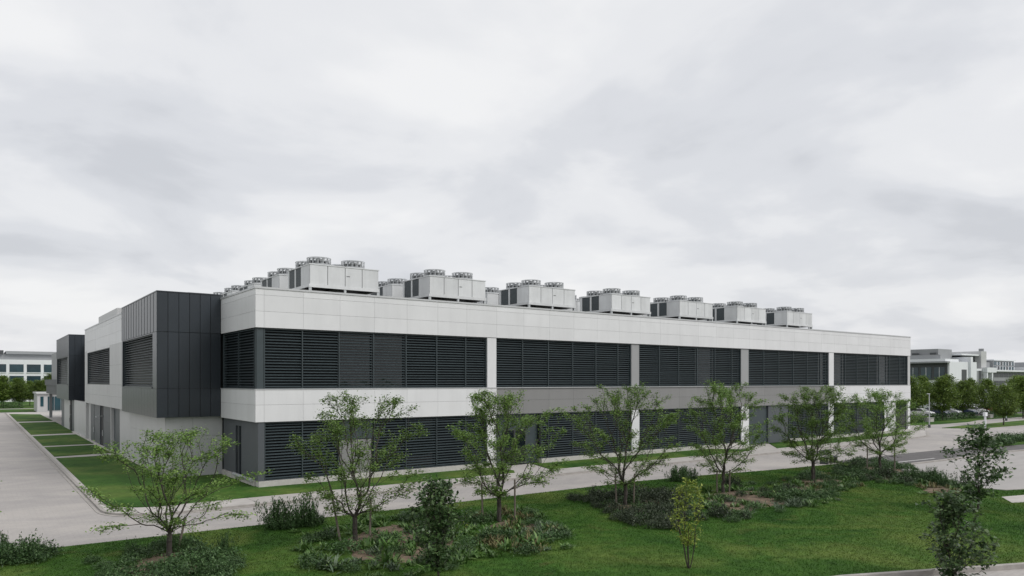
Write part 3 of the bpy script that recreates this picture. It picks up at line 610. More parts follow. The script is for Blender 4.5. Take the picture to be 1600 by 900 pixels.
def grow(seed, H, fork, prof, Rm, ntip, bf=.75, seg=.22, lean=(0, 0), rtip=.0045, rmax=.088, stems=1, shell=.45, boughs=0):
    rng = np.random.default_rng(seed)
    hs = np.array([p[0] for p in prof])*H; rs = np.array([p[1] for p in prof])*Rm
    tips = []
    lob = rng.uniform(.62, 1.3, 9)
    if boughs:
        per_b = max(3, ntip//boughs)
        for k in range(boughs):
            z = hs[0]+(hs[-1]-hs[0])*((k+rng.uniform(0, 1))/boughs)**.82; th = k*2.39996+rng.normal()*.35
            q = (th % (2*np.pi))/(2*np.pi)*9; lo_ = np.interp(q, np.arange(10), np.append(lob, lob[0]))
            rr = np.interp(z, hs, rs)*lo_*(rng.uniform(.82, 1.05) if rng.uniform() < .62 else rng.uniform(.3, .8))
            o_ = np.array([np.cos(th), np.sin(th), 0.]); l_ = np.array([-o_[1], o_[0], 0.]); up = rng.uniform(.05, .45) if z > .35*H else rng.uniform(-.12, .15)
            for _ in range(per_b):
                f_ = rng.uniform(-.85, .22); w_ = .30*(1-.55*(f_+.85))
                tips.append(o_*(max(.12, rr+f_))+l_*rng.normal()*w_+np.array([lean[0]*z/H, lean[1]*z/H, z+f_*up+rng.normal()*.06]))
    while not boughs and len(tips) < ntip:
        z = rng.uniform(hs[0], hs[-1]); r_ = np.interp(z, hs, rs); th = rng.uniform(0, 2*np.pi)
        q = th/(2*np.pi)*9; lo_ = np.interp(q, np.arange(10), np.append(lob, lob[0]))
        rr = r_*lo_*(rng.uniform(0, 1)**shell)
        tips.append((rr*np.cos(th)+lean[0]*z/H, rr*np.sin(th)+lean[1]*z/H, z))
    tips = np.array(tips)
    P = [np.array([0, 0, -.08])]; par = [-1]; pl = [0.]
    n0 = max(3, int(fork/.2))
    if stems == 1:
        for i in range(1, n0+1):
            z = fork*i/n0; P.append(np.array([.02*rng.normal()*(i > 1), .02*rng.normal()*(i > 1), z])); par.append(len(P)-2); pl.append(z)
    else:
        for s_ in range(stems):
            th = 2*np.pi*s_/stems+rng.uniform(0, 1); last = 0
            for i in range(1, n0+1):
                z = fork*i/n0; P.append(np.array([(.05+.16*z)*np.cos(th), (.05+.16*z)*np.sin(th), z])); par.append(last); last = len(P)-1; pl.append(z)
    fk = np.array([0, 0, fork]); minnode = 1
    order = np.argsort(np.linalg.norm(tips-fk, axis=1))
    dirs = [np.array([0, 0, 1.])]*len(P)
    isT = [False]*len(P)
    for ti in order:
        t = tips[ti]; PA = np.array(P); d = t-PA; dist = np.linalg.norm(d, axis=1)+1e-6
        ang = np.einsum('ij,ij->i', d/dist[:, None], np.array(dirs))
        cost = dist+bf*np.array(pl)+np.where(ang < .15, .8, 0)*dist+np.where(ang < -.2, 3, 0)
        if stems == 1: cost[PA[:, 2] < fork*.9] += 5
        j = int(np.argmin(cost)); a = P[j]; D = dist[j]; n = max(1, int(D/seg)); d0 = dirs[j]
        c1 = a+d0*D*.33; last = j; prev = a
        for i in range(1, n+1):
            s_ = i/n; pt = (1-s_)**2*a+2*s_*(1-s_)*(c1*.6+(a+(t-a)*.5)*.4)+s_*s_*t
            if i < n: pt = pt+rng.normal(size=3)*.022*min(1, D)
            dd = pt-prev; l = np.linalg.norm(dd)+1e-9
            P.append(pt); par.append(last); pl.append(pl[last]+l); dirs.append(dd/l); last = len(P)-1; prev = pt
    P = np.array(P); par = np.array(par); nN = len(P); ex = 2.1
    acc = np.zeros(nN); dist_tip = np.full(nN, 9.)
    haschild = np.zeros(nN, bool); haschild[par[par >= 0]] = True
    for i in range(nN-1, -1, -1):
        if not haschild[i]: acc[i] = rtip**ex; dist_tip[i] = 0
        acc[i] += 0
        if par[i] >= 0:
            acc[par[i]] += acc[i]; l = np.linalg.norm(P[i]-P[par[i]]); dist_tip[par[i]] = min(dist_tip[par[i]], dist_tip[i]+l)
    rad = acc**(1/ex); rad = rtip*(rad/rtip)**(math.log(rmax/rtip)/math.log(rad[1]/rtip))
    rad = np.maximum(rad, rtip*.7); rad[0] *= 1.3
    return P, par, rad, dist_tip, rng
def make_tree(name, loc, label, cat, group, seed, H, fork, prof, Rm, ntip, per, size, lm, reach=.75, spread=.11, bark='bark', asp=.55, flat=.5, far=False, **kw):
    P, par, rad, dt, rng = grow(seed, H, fork, prof, Rm, ntip, **kw)
    e = empty(name, loc); tag(e, label, cat, group)
    link('trunk', tube_mesh(P, par, rad, 'trunk', bark, 4 if far else 6), e)
    idx = np.where((dt < reach) & (P[:, 2] > fork*1.02))[0]; idx = idx[par[idx] >= 0]
    pr = 1.0-.55*dt[idx]/reach; cnt = rng.poisson(per*pr)
    src = np.repeat(idx, cnt); t_ = rng.uniform(0, 1, len(src))[:, None]
    C = P[src]*t_+P[par[src]]*(1-t_)+rng.normal(size=(len(src), 3))*spread*np.array([1, 1, .7])
    link('crown', leaves('crown', C, size, rng, lm, flat, asp), e); return e
VASE = [(.17, .15), (.22, .62), (.34, .80), (.52, .95), (.72, 1.), (.86, .86), (1., .42)]
LOW = [(.22, .40), (.30, .95), (.42, 1.), (.62, .98), (.80, .86), (.92, .66), (1., .40)]
TREES = [
 (-7.1, -13.96, 4.25, .76, LOW, 2.45, 170, 11, 'spreading low-limbed young tree in the dark shrub bed at lower left'),
 (-1.13, -15.39, 5.35, .85, VASE, 2.45, 230, 11, 'vase-shaped young tree with two stakes in the broad-leaved bed'),
 (5.2, -15.56, 5.45, 1.0, VASE, 2.15, 240, 13, 'upright young tree in front of the first white pillar'),
 (12.19, -15.92, 5.6, .95, VASE, 2.4, 240, 11, 'wide young tree rising from the dark purplish shrub bed'),
 (19.11, -16.19, 5.8, 1.05, VASE, 2.3, 250, 12, 'tallest young tree, fifth from the left in the row'),
 (26.92, -16.54, 5.5, 1.1, VASE, 2.55, 260, 15, 'dense young tree, second from the right end of the row'),
 (34.24, -16.78, 5.25, 1.2, VASE, 2.5, 250, 14, 'rightmost young tree of the row, by the asphalt drive')]
for i, (x, y, H, fk, pf, Rm, nt_, per, lb) in enumerate(TREES):
    make_tree('young_tree', (x, y, 0), lb, 'tree', 'young trees in a row along the lawn', 11+i, H, fk, pf, Rm*1.10, int(nt_*2.6), per*2.5, .092, 'leaf', rtip=.0055, reach=.52, spread=.09, boughs=(54, 62, 68, 66, 70, 84, 78)[i], flat=.3)
make_tree('young_tree', (-14.6, -13.2, 0), 'tree cut off by the left edge, only a few leafy twigs in view', 'tree', 'young trees in a row along the lawn', 31, 4.2, .7, LOW, 2.45, 450, 26, .092, 'leaf', rtip=.0055, reach=.55, spread=.09, boughs=56, flat=.3)
COLM = [(.12, .3), (.25, .8), (.45, 1.), (.65, .85), (.85, .6), (1., .2)]
make_tree('sapling', (-1.33, -21.63, 0), 'dark glossy sapling at bottom centre, in front of the broad-leaved bed', 'sapling', None, 51, 3.0, .35, [(.14, .55), (.3, 1.), (.55, .9), (.8, .8), (1., .45)], .84, 190, 20, .135, 'leafdark', boughs=26, reach=.5, spread=.09, bark='bark2', asp=.62, rmax=.03)
make_tree('sapling', (5.57, -25.2, 0), 'lime green multi-stemmed sapling alone on the lawn', 'sapling', None, 52, 2.75, .8, [(.3, .35), (.45, .9), (.62, 1.), (.8, .75), (1., .3)], .74, 100, 15, .095, 'leaflime', reach=.5, spread=.075, bark='bark2', stems=4, rmax=.024, rtip=.0035)
make_tree('sapling', (10.83, -30.64, -.1), 'dark leafy sapling by the kerb at lower right', 'sapling', None, 53, 2.72, .2, [(.02, .5), (.2, .9), (.5, 1.), (.8, .85), (1., .3)], .92, 190, 15, .14, 'leafdark', boughs=26, reach=.5, spread=.10, bark='bark2', asp=.65, rmax=.035)
make_tree('sapling', (24.3, -26.2, 0), 'taller dark open sapling in front of the pale concrete lot', 'sapling', None, 54, 3.9, .5, [(.08, .5), (.25, .8), (.5, 1.), (.75, .95), (.9, .6), (1., .25)], 1.45, 170, 13, .17, 'leafdark', boughs=24, reach=.6, spread=.13, bark='bark2', asp=.7, rmax=.045)
# slight saplings by the drive
make_tree('sapling', (35.2, -12.9, 0), 'thin low sapling beside the dark bench', 'sapling', None, 55, 2.0, .35, COLM, .95, 40, 3., .10, 'leaf', reach=.5, spread=.1, bark='bark2', rmax=.02)
make_tree('sapling', (45.3, -12.4, -.1), 'spindly sapling with a tuft of leaves on the asphalt edge', 'sapling', None, 56, 1.9, 1.3, [(.75, .4), (.9, 1.), (1., .5)], .5, 16, 3., .11, 'leaf', reach=.4, spread=.08, bark='bark2', rmax=.02)
make_tree('sapling', (26.0, -17.2, 0), 'short side sapling left of the dense young tree', 'sapling', None, 57, 2.3, 1.2, [(.55, .5), (.75, 1.), (1., .5)], .75, 26, 3.2, .09, 'leaf', reach=.5, spread=.1, bark='bark', rmax=.035)
# stakes
for bx, by, tx, ty, h, lb in ((-1.55, -15.05, -1.85, -14.85, 1.9, 'weathered stake leaning left of the vase-shaped tree'), (-.72, -15.72, -.68, -15.75, 1.6, 'upright stake right of the vase-shaped tree'),
                             (4.62, -15.2, 4.60, -15.15, 1.6, 'stake left of the upright tree by the white pillar'), (5.72, -15.95, 5.70, -15.97, 1.75, 'stake right of the upright tree by the white pillar'),
                             (11.85, -15.7, 11.8, -15.65, 1.5, 'stake left of the tree in the purplish bed'), (12.5, -16.15, 12.52, -16.2, 1.5, 'stake right of the tree in the purplish bed'),
                             (-6.75, -13.4, -6.45, -13.3, 1.15, 'short dark stake beside the low-limbed tree'), (18.85, -16.0, 18.85, -16.0, 1.2, 'stake left of the fifth tree in the row'), (19.4, -16.35, 19.42, -16.38, 1.2, 'stake right of the fifth tree in the row'),
                             (33.6, -16.3, 33.6, -16.3, 1.7, 'thin stake left of the rightmost row tree'), (35.1, -17.3, 35.1, -17.3, 1.7, 'thin stake right of the rightmost row tree')):
    s = MB(); s.tube((0, 0, -.1), (tx-bx, ty-by, h), .042, 7, .036); s.tube(((tx-bx)*.8, (ty-by)*.8, h*.8-.03), ((tx-bx)*.8, (ty-by)*.8, h*.8+.03), .055, 7)
    tag(s.build('tree_stake', 'stake', None, (bx, by, 0)), lb, 'stake', 'stakes beside the young trees')
# far trees
BUSH = [(.27, .5), (.36, .9), (.5, 1.), (.7, .9), (.88, .6), (1., .2)]
FT = []
def far_tree(i, loc, label, group, s, rz):
    if len(FT) < 4:
        e = make_tree('background_tree', (0, 0, 0), label, 'tree', group, 70+len(FT), 6.4, 1.55, BUSH, 2.7, 330, 20, .27, 'leaffar', reach=1.3, spread=.28, far=True, seg=.4, shell=.6, rtip=.008, rmax=.11)
        FT.append(e)
    else: e = copy_tree(FT[i % 4]); tag(e, label, 'tree', group)
    e.location = loc; e.rotation_euler = (0, 0, rz); e.scale = (s, s, s*1.0); return e
rr_ = random.Random(4)
def bearing(q): return math.atan2(q[0]+12.29, q[1]+40.05)
ORDS = ORD + ['eighth', 'ninth', 'tenth', 'eleventh', 'twelfth', 'thirteenth', 'fourteenth']
for i, (x, y, s) in enumerate(sorted(((93, 12.2, .95), (100, 11.8, 1.02), (104.5, 9.0, 1.0), (113, 9.5, .92), (118, 8.0, .95), (122.5, 4.5, 1.0), (99, -1.0, .82), (129, 3.0, 1.02), (134, 6.0, 1.0)), key=bearing)):
    far_tree(i, (x, y, -.05), f'rounded green tree on the lawn before the car park, {ORDS[i]} from the left', 'trees before the car park', s, rr_.uniform(0, 6))
for i, (x, y, s) in enumerate(sorted(((115, 27, 1.0), (124, 25, 1.1), (132, 24, 1.05), (140, 23, 1.1), (148, 22, 1.0), (108, 30, 1.0), (150, 14, 1.0), (158, 10, 1.1), (166, 8, 1.05), (160, 18, 1.1), (176, 14, 1.1), (186, 9, 1.15)), key=bearing)):
    far_tree(i+1, (x, y, -.1), f'green tree behind the parked cars, {ORDS[i]} from the left', 'trees behind the parked cars', s, rr_.uniform(0, 6))
for i in range(10):
    far_tree(i, (-9.5+2.9*(i % 5)+rr_.uniform(-.6, .6), (158 if i < 5 else 178)+rr_.uniform(-3, 3), -.2), f'green tree before the far left office, {ORD[i % 5]} in the {"front" if i < 5 else "back"} row', 'trees before the far left office', rr_.uniform(.85, 1.25), rr_.uniform(0, 6))

# ================================================================== SHRUBS AND PLANTING BEDS
def soil_bed(pts, h=.05):
    p = smooth_poly(pts, 2); jr = random.Random(int(pts[0][0]*31)); p = [(x+jr.gauss(0, .16), y+jr.gauss(0, .16)) for x, y in p]; c0 = (sum(q[0] for q in p)/len(p), sum(q[1] for q in p)/len(p)); n = len(p); mb = MB()
    for k, z in ((1., -.02), (.93, h*.6), (.6, h)): mb.v += [(c0[0]+(x-c0[0])*k, c0[1]+(y-c0[1])*k, z) for x, y in p]
    for j in range(2):
        for i in range(n): k = (i+1) % n; mb.f.append((j*n+i, j*n+k, (j+1)*n+k, (j+1)*n+i))
    mb.f.append(tuple(2*n+i for i in range(n))); tag(mb.build('planting_bed', 'soil'), kind='structure')
VAR = {}
def shrub_variants(kind):
    if kind in VAR: return VAR[kind]
    out = []
    for s in range(4):
        rng = np.random.default_rng(hash_k(kind)+s)
        if kind in ('dark', 'purple'):
            n = 620; d = rng.normal(size=(n, 3)); d /= np.linalg.norm(d, axis=1)[:, None]; d[:, 2] = np.abs(d[:, 2])
            lob = 1+.28*np.sin(3*np.arctan2(d[:, 1], d[:, 0])+s)+.18*rng.normal(size=n)
            r = rng.uniform(.35, 1, n)**.5*lob; C = d*r[:, None]*np.array([.50, .50, .30]); C[:, 2] += .03
            me = leaves('low_shrub', C, .085, rng, 'leafshrub' if kind == 'dark' else 'leafpurple', .8, .5)
        elif kind == 'upright':
            n = 34; V = []; F = []
            cs = []
            for _ in range(n):
                b = rng.normal(size=2)*.17; h = rng.uniform(.35, .78); l = rng.normal(size=2)*.16; tt = rng.uniform(.1, 1, 26)
                cs.append(np.stack([b[0]+l[0]*tt, b[1]+l[1]*tt, h*tt], 1)+rng.normal(size=(26, 3))*.03)
            me = leaves('upright_shrub', np.concatenate(cs), .085, rng, 'leafshrub', 2.5, .32)
        else:   # rosettes: arching strap leaves
            V = []; F = []; nl = 40 if kind == 'rosette' else 56
            for _ in range(nl):
                th = rng.uniform(0, 6.283); ln = rng.uniform(.16, .42) if kind == 'rosette' else rng.uniform(.14, .34); wd = rng.uniform(.022, .05) if kind == 'rosette' else .018
                el = rng.uniform(.5, 1.45); u = np.array([np.cos(th), np.sin(th), 0]); p_ = np.array([-u[1], u[0], 0]); o_ = np.append(rng.normal(size=2)*(.14 if kind == 'rosette' else .11), 0)
                b = len(V)
                for q, wv in ((0, .35), (.4, 1.), (.75, .8), (1., .06)):
                    c0 = o_+u*ln*q*math.cos(el)+u*ln*.35*q*q+np.array([0, 0, 1])*(ln*q*math.sin(el)-ln*.45*q*q*(1.3-math.sin(el)))
                    c0[2] = max(c0[2], .01)
                    V += [tuple(c0-p_*wd*wv), tuple(c0+p_*wd*wv)]
                for q in range(3): F.append((b+2*q, b+2*q+1, b+2*q+3, b+2*q+2))
            me = quads('broad_leaf_plant', np.array(V), np.array(F), {'rosette': 'leafrosette', 'silver': 'leafsilver', 'dry': 'leafdry'}[kind])
        out.append(me)
    VAR[kind] = out; return out
def hash_k(s): return sum(ord(c)*(i+3) for i, c in enumerate(s))
NAMES = {'dark': 'low_shrub', 'purple': 'low_shrub', 'upright': 'upright_shrub', 'rosette': 'broad_leaf_plant', 'silver': 'silver_plant', 'dry': 'dry_plant'}
ADJ = {'dark': 'low dark green shrub', 'purple': 'low dull purplish shrub', 'upright': 'upright fine-leaved dark shrub', 'rosette': 'broad-leaved green plant', 'silver': 'silvery green narrow-leaved plant', 'dry': 'yellowish dry tufted plant'}
def inpoly(x, y, p):
    c_ = False; j = len(p)-1
    for i in range(len(p)):
        if (p[i][1] > y) != (p[j][1] > y) and x < (p[j][0]-p[i][0])*(y-p[i][1])/(p[j][1]-p[i][1])+p[i][0]: c_ = not c_
        j = i
    return c_
def shrink(p, k=.9):
    c0 = (sum(q[0] for q in p)/len(p), sum(q[1] for q in p)/len(p)); return [(c0[0]+(x-c0[0])*k, c0[1]+(y-c0[1])*k) for x, y in p]
srng = random.Random(9)
def scatter(poly, mix, n, where, smin=.7, smax=1.15, dmin=.30):
    pts = []; tries = 0; xs = [p[0] for p in poly]; ys = [p[1] for p in poly]
    while len(pts) < n and tries < 6000:
        tries += 1; x, y = srng.uniform(min(xs), max(xs)), srng.uniform(min(ys), max(ys))
        if (inpoly(x, y, poly) or (len(pts) > n*.8 and inpoly(x, y, shrink(poly, 1.22)))) and all((x-q[0]+.3)**2+(y-q[1]+.4)**2 > .64 for q in TREES) and all((x-a)**2+(y-b)**2 > dmin**2 for a, b in pts): pts.append((x, y))
    mx_, my_ = sum(p[0] for p in pts)/len(pts), sum(p[1] for p in pts)/len(pts); ex = max(max(abs((x-mx_)*.803-(y-my_)*.595) for x, y in pts), .01); ey = max(max(abs((x-mx_)*.595+(y-my_)*.803) for x, y in pts), .01)
    for x, y in pts:
        u_, v_ = ((x-mx_)*.803-(y-my_)*.595)/ex, ((x-mx_)*.595+(y-my_)*.803)/ey
        spot = ('at the left end, ' if u_ < -.45 else 'at the right end, ' if u_ > .45 else 'at the front edge, ' if v_ < -.35 else 'at the back edge, ' if v_ > .35 else 'in the middle, ')
        k = srng.choices([m_[0] for m_ in mix], [m_[1] for m_ in mix])[0]; me = srng.choice(shrub_variants(k))
        o = link(NAMES[k], me, None, (x, y, 0.02), srng.uniform(0, 6.28)); s = srng.uniform(smin*.75, smax) if inpoly(x, y, shrink(poly, .85)) else srng.uniform(smin*.5, smax*.75); o.scale = (s, s, s*srng.uniform(.8, 1.3)*(1.25 if k == 'purple' else 1))
        tag(o, f'{ADJ[k]} {spot}{where}', 'shrub' if k in ('dark', 'purple', 'upright') else 'plant', f'{ADJ[k]}s {spot}{where}')
BED = {
 'T1': [(-9.4, -14.1), (-8.0, -12.1), (-6.1, -11.8), (-5.0, -13.4), (-5.4, -16.3), (-6.6, -18.6), (-8.3, -18.1), (-9.5, -16.4)],
 'T2': [(-2.3, -13.6), (0.7, -11.7), (3.5, -11.6), (4.5, -14.5), (2.3, -18.6), (0.4, -20.8), (-1.2, -21.5), (-3.3, -20.4), (-4.0, -17.7)],
 'T3': [(4.5, -14.6), (6.9, -13.7), (7.5, -15.7), (5.6, -19.4), (4.3, -21.1), (2.6, -21.0), (1.3, -20.4), (2.0, -18.4)],
 'T4': [(11.5, -13.1), (15.5, -13.0), (16.9, -15.1), (14.3, -18.6), (9.4, -21.5), (8.7, -20.1), (9.7, -17.3)],
 'T5': [(18.1, -14.9), (22.9, -14.2), (23.3, -17.6), (21.4, -20.9), (16.1, -21.5), (13.1, -21.4), (11.7, -20.2), (14.2, -17.4)],
 'T6': [(24.4, -15.6), (30.8, -14.2), (31.2, -16.9), (25.9, -20.1), (19.9, -20.8), (19.0, -19.1)],
 'T7': [(32.6, -13.9), (39.7, -12.4), (41.1, -14.5), (36.0, -18.9), (31.8, -21.4), (28.2, -20.7), (28.6, -17.8)],
 'R': [(29.3, -20.8), (33.8, -20.2), (33.2, -22.5), (29.5, -24.4), (26.3, -24.1), (26.3, -22.6)]}
for k in BED: soil_bed([(BED[k][i][0]*.62+.38*sum(q[0] for q in BED[k])/len(BED[k]), BED[k][i][1]*.62+.38*sum(q[1] for q in BED[k])/len(BED[k])) for i in range(len(BED[k]))], .03)
scatter(shrink(BED['T1'], .95), [('dark', 8), ('upright', 1)], 48, 'under the low-limbed tree', .85, 1.2)
scatter(shrink(BED['T2'], 1.0), [('rosette', 8), ('dark', 2), ('silver', 1)], 108, 'under the vase-shaped tree', .75, 1.3)
scatter(shrink(BED['T3'], 1.), [('rosette', 4), ('silver', 2), ('dry', 3), ('dark', 2)], 66, 'under the third row tree', .85, 1.4)
scatter(shrink(BED['T4'], .95), [('purple', 9), ('dark', 2)], 76, 'under the fourth row tree', .85, 1.25)
scatter(shrink(BED['T5'], 1.), [('rosette', 5), ('dark', 4), ('silver', 2), ('purple', 1)], 92, 'under the fifth row tree', .75, 1.25)
scatter(shrink(BED['T6'], 1.), [('rosette', 4), ('dark', 3), ('dry', 2)], 78, 'under the sixth row tree', .75, 1.2)
scatter(shrink(BED['T7'], .97), [('dark', 8), ('purple', 2)], 70, 'under the rightmost row tree', .8, 1.25)
scatter(shrink(BED['R'], .8), [('dry', 3), ('rosette', 3), ('dark', 1)], 34, 'on the bare soil patch', .7, 1.1)
scatter([(3.9, -18.6), (5.8, -17.6), (6.6, -18.4), (5.6, -19.6), (4.6, -19.6)], [('silver', 1)], 10, 'of the third bed tip', 1.0, 1.4)
scatter([(17.0, -20.3), (19.0, -19.6), (20.2, -20.6), (18.6, -21.8)], [('silver', 1)], 10, 'of the fifth bed tip', 1.0, 1.4)
scatter([(-2.9, -10.9), (-.9, -11.6), (-1.2, -12.4), (-3.0, -11.7)], [('upright', 1)], 14, 'in the roadside clump nearest the corner', 1.0, 1.35, .24)
scatter([(-12.4, -10.7), (-10.3, -11.3), (-10.6, -12.3), (-12.6, -12.0)], [('upright', 1), ('dark', 1)], 14, 'at the far left lawn edge', 1.2, 1.6, .28)
scatter([(20.2, -11.5), (21.7, -11.9), (21.4, -12.6), (20.0, -12.1)], [('upright', 1)], 6, 'by the road behind the lime sapling', 1.0, 1.3, .3)
scatter([(31.0, -20.2), (33.2, -19.2), (31.5, -22.2), (31.4, -24.0), (30.6, -22.6)], [('upright', 1), ('rosette', 2)], 12, 'along the pale lot edge', .9, 1.3, .3)
scatter([(60.2, -12.3), (67, -11.2), (75, -12.5), (75, -14.6), (66, -13.6), (61.0, -13.3)], [('dark', 1)], 26, 'in the strip across the drive', 1.6, 2.4, .6)
sheet('lawn', [(60.0, -12.2), (67, -11.0), (80, -13), (84, -16.0), (66, -13.9), (60.8, -13.2)], -.2, -.02, 'grass')
sv = link('silver_plant', shrub_variants('silver')[0], None, (-3.35, -18.6, .0), .4); sv.scale = (1.9, 1.9, 1.5); tag(sv, 'large silvery spiky plant at the bottom edge, left of the broad-leaved bed', 'plant')
yl = make_tree('yellow_shrub', (2.9, -16.6, 0), 'small yellow shrub at the left end of the third bed', 'shrub', None, 90, .85, .2, COLM, .22, 16, 3.5, .07, 'leaflime', reach=.3, spread=.05, bark='bark2', rmax=.012)
# hedges by the car park
def hedge(x0, x1, y0, y1, h, label):
    rng = np.random.default_rng(int(abs(x0)*10)); n = int((x1-x0)*(y1-y0)*h*90)+400
    C = np.stack([rng.uniform(x0, x1, n), rng.uniform(y0, y1, n), rng.uniform(.02, h, n)], 1); C -= np.array([(x0+x1)/2, (y0+y1)/2, 0])
    C[:, 2] *= 1+.12*np.sin(C[:, 0]*3)
    o = link('hedge', leaves('hedge', C, .2, rng, 'leafshrub', .8, .6), None, ((x0+x1)/2, (y0+y1)/2, -.05)); tag(o, label, 'hedge')
hedge(-12, -3.6, 150.5, 152.5, 1.5, 'long low hedge before the far left trees'); hedge(91, 98, 8.2, 9.4, 1.0, 'clipped hedge on the lawn nearest the building end'); hedge(101, 106, 8.6, 9.8, 1.1, 'clipped hedge beside the second pale planter'); hedge(108, 117, 8.8, 9.9, 1.0, 'longest clipped hedge before the parked cars'); hedge(120, 132, 8.4, 9.6, 1.1, 'clipped hedge at the far right of the car park lawn')
for i, (x, y) in enumerate(((99.3, 8.6), (89.6, 9.6), (118.6, 7.9))):
    m_ = MB(); m_.prism([(-.6, -.4), (.6, -.4), (.6, .4), (-.6, .4)], -.1, .5); m_.box(-.66, .66, -.46, .46, .505, .58); tag(m_.build('planter', 'plinth', None, (x, y, -.05)), ['pale concrete planter between two clipped hedges', 'pale concrete planter nearest the building end', 'pale concrete planter at the right end of the hedges'][i], 'planter', 'concrete planters by the car park')

# ================================================================== SMALL THINGS
# bench
b = empty('bench', (37.3, -11.6, -.1), R(6)); tag(b, 'low dark bench at the edge of the paved road', 'bench')
for k in range(4): MB().box(-.95, .95, -.28+k*.145, -.15+k*.145, .44, .49).build('slat', 'darksteel', b)
MB().box(-.95, .95, .30, .34, .55, .95).build('backrest', 'darksteel', b)
for sx in (-.75, .75): MB().box(sx-.05, sx+.05, -.26, .33, 0, .435).build('leg', 'darksteel', b)
for i, (x, y, h) in enumerate(((85.8, 2.7, 4.3), (112, 3.2, 5.5), (-9.2, 139, 5.0))):
    l = empty('lamp_post', (x, y, -.1)); tag(l, ['slender pale lamp post at the path beyond the building end', 'taller lamp post on the grass before the car park', 'lamp post beyond the end of the paved lane'][i], 'lamp post', 'lamp posts')
    MB().tube((0, 0, 0), (0, 0, h), .07, 8, .045).build('pole', 'steel', l); MB().lathe([(.16, 0), (.16, .35), (.12, .4)], n=10).build('base', 'darksteel', l)
    q = MB(); q.box(-.5, .06, -.09, .09, h-.02, h+.08); q.build('lamp_head', 'steel', l)
s = empty('post_sign', (86.3, -3.5, -.1)); tag(s, 'white box-topped post on the paved corner at right', 'post'); MB().box(-.09, .09, -.09, .09, 0, 1.7).build('post', 'bwhite', s); MB().box(-.32, .32, -.14, .14, 1.7, 2.15).build('box', 'bwhite', s)
# cars
def car(loc, rz, paint, label):
    e = empty('parked_car', loc, rz); tag(e, label, 'car', 'parked cars')
    pr = [(-2.15, .35), (-2.2, .75), (-2.05, .98), (-1.55, 1.05), (-.95, 1.45), (.55, 1.47), (1.15, 1.05), (1.95, .88), (2.2, .65), (2.15, .35)]
    s = MB(); n = len(pr)
    for y, k in ((-.86, 1.0), (-.80, 1.0), (.80, 1.0), (.86, 1.0)):
        for x, z in pr: s.v.append((x*(.985 if abs(y) > .83 else 1), y*(.80 if z > 1.3 else 1), z - (.02 if abs(y) > .83 else 0)))
    for j in range(3):
        for i in range(n): k = (i+1) % n; s.f.append((j*n+i, j*n+k, (j+1)*n+k, (j+1)*n+i))
    s.f += [tuple(n-1-i for i in range(n)), tuple(3*n+i for i in range(n))]; s.build('body', paint, e)
    for y in (-.80, .80):
        q = MB(); sg = 1 if y > 0 else -1
        q.v = [(-1.35, sg*.872, 1.06), (1.0, sg*.872, 1.06), (.50, sg*.74, 1.40), (-.90, sg*.74, 1.40)]; q.f = [(0, 1, 2, 3) if sg < 0 else (3, 2, 1, 0)]; q.build('side_window', 'glass', e)
    for (xa, za, xb, zb_) in ((1.17, 1.07, .58, 1.46), (-1.57, 1.07, -.98, 1.44)):
        q = MB(); ox = .03 if xa > 0 else -.03; q.v = [(xa+ox, -.74, za), (xa+ox, .74, za), (xb+ox, .60, zb_), (xb+ox, -.60, zb_)]; q.f = [(0, 1, 2, 3) if xa > 0 else (3, 2, 1, 0)]; q.build('windscreen', 'glass', e)
    for wx in (-1.35, 1.35):
        for wy in (-.80, .80):
            t = MB().lathe([(.2, -.1), (.32, -.1), (.34, 0), (.32, .1), (.2, .1)], n=16, axis='y').build('wheel', 'rubber', e, (wx, wy, .34)); MB().lathe([(.19, -.11), (.2, .11)], n=12, axis='y').build('rim', 'csilver', t)
    for y in (-.6, .6): MB().box(2.1, 2.2, y-.16, y+.16, .68, .8).build('headlight', 'lampclear', e); MB().box(-2.215, -2.1, y-.16, y+.16, .78, .92).build('tail_light', 'lampred', e)
for x, y, p, lb in ((113.1, 16.1, 'cwhite', 'white car parked nearest the building end'), (117.2, 15.6, 'cblue', 'dark blue car parked beside the nearest white car'), (121.0, 15.2, 'csilver', 'silver car parked third from the building end'), (125.5, 14.6, 'cblue', 'second dark blue car under the trees'), (129.5, 14.2, 'cwhite', 'white car parked left of the red one'), (133.6, 13.8, 'cred', 'red car parked under the far right trees'), (138, 13.4, 'cwhite', 'white car parked right of the red one')):
    car((x, y, -.094), R(-86), p, lb)

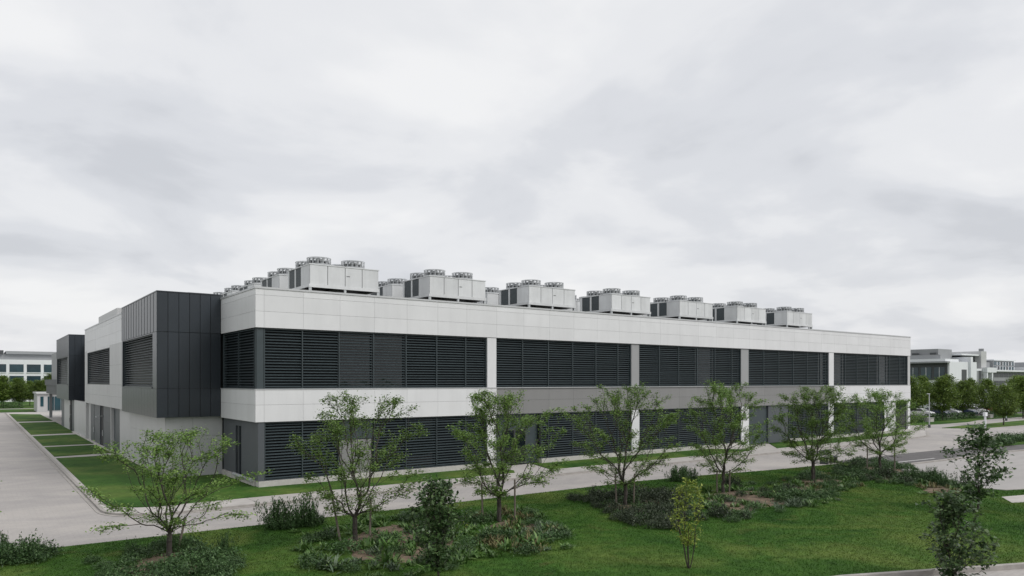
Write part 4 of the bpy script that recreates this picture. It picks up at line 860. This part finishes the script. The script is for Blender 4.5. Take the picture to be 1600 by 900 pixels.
# ================================================================== GRASS (stuff)
def blades(name, polys, dens, label, seed, h=.07, excl=()):
    rng = np.random.default_rng(seed); PT = []
    for p in polys:
        pa = np.array(p); x0, y0 = pa.min(0); x1, y1 = pa.max(0); n = int((x1-x0)*(y1-y0)*dens)
        X = rng.uniform(x0, x1, n); Y = rng.uniform(y0, y1, n)
        def inside(poly):
            c_ = np.zeros(len(X), bool); j = len(poly)-1
            for i in range(len(poly)):
                (xi, yi), (xj, yj) = poly[i], poly[j]
                if yi != yj: c_ ^= ((yi > Y) != (yj > Y)) & (X < (xj-xi)*(Y-yi)/(yj-yi)+xi)
                j = i
            return c_
        k = inside(p)
        for e in excl: k &= ~inside(e)
        PT.append(np.stack([X[k], Y[k]], 1))
    PT = np.concatenate(PT); n = len(PT); th = rng.uniform(0, 6.283, n); hh = h*rng.uniform(.5, 1.4, n); ww = .010*rng.uniform(.7, 1.5, n)
    b = np.stack([np.cos(th)*ww, np.sin(th)*ww, 0*th], 1); C = np.concatenate([PT, np.full((n, 1), -.005)], 1)
    T = C+np.concatenate([rng.normal(size=(n, 2))*.03, hh[:, None]], 1)
    V = np.stack([C-b, C+b, T], 1).reshape(-1, 3); F = np.arange(n*3).reshape(-1, 3)
    o = link(name, quads(name, V, F, 'blade'), None, (0, 0, 0)); tag(o, label, 'grass', None, 'stuff')
VIS = [(-16, -10.05), (-5, -10.32), (4, -10.47), (19, -10.52), (24, -11.02), (30, -11.97), (36.5, -12.62), (38.2, -13.6), (36.4, -16.1), (33.5, -18.7), (31.8, -20.7), (31.2, -22.7), (31.8, -24.7), (36, -26.3), (40, -27.6), (30, -37.0), (15, -31.5), (8.5, -28.6), (0, -25.9), (-10, -18), (-16, -15)]
blades('grass', [VIS], 520, 'short mown grass of the wide foreground lawn', 3, .042, excl=[shrink(p, .6) for p in BED.values()] + [[(29.2, -25.4), (27.6, -26.4), (29.6, -27.2), (45, -32.2), (46, -30.2), (31, -25.9)]])
o_ = blades('grass', [LAWNS['corner'], LAWNS['a'], LAWNS['b'], LAWNS['e'], LAWNS['f']], 90, 'short grass of the lawn strips beside the building', 5, .04)
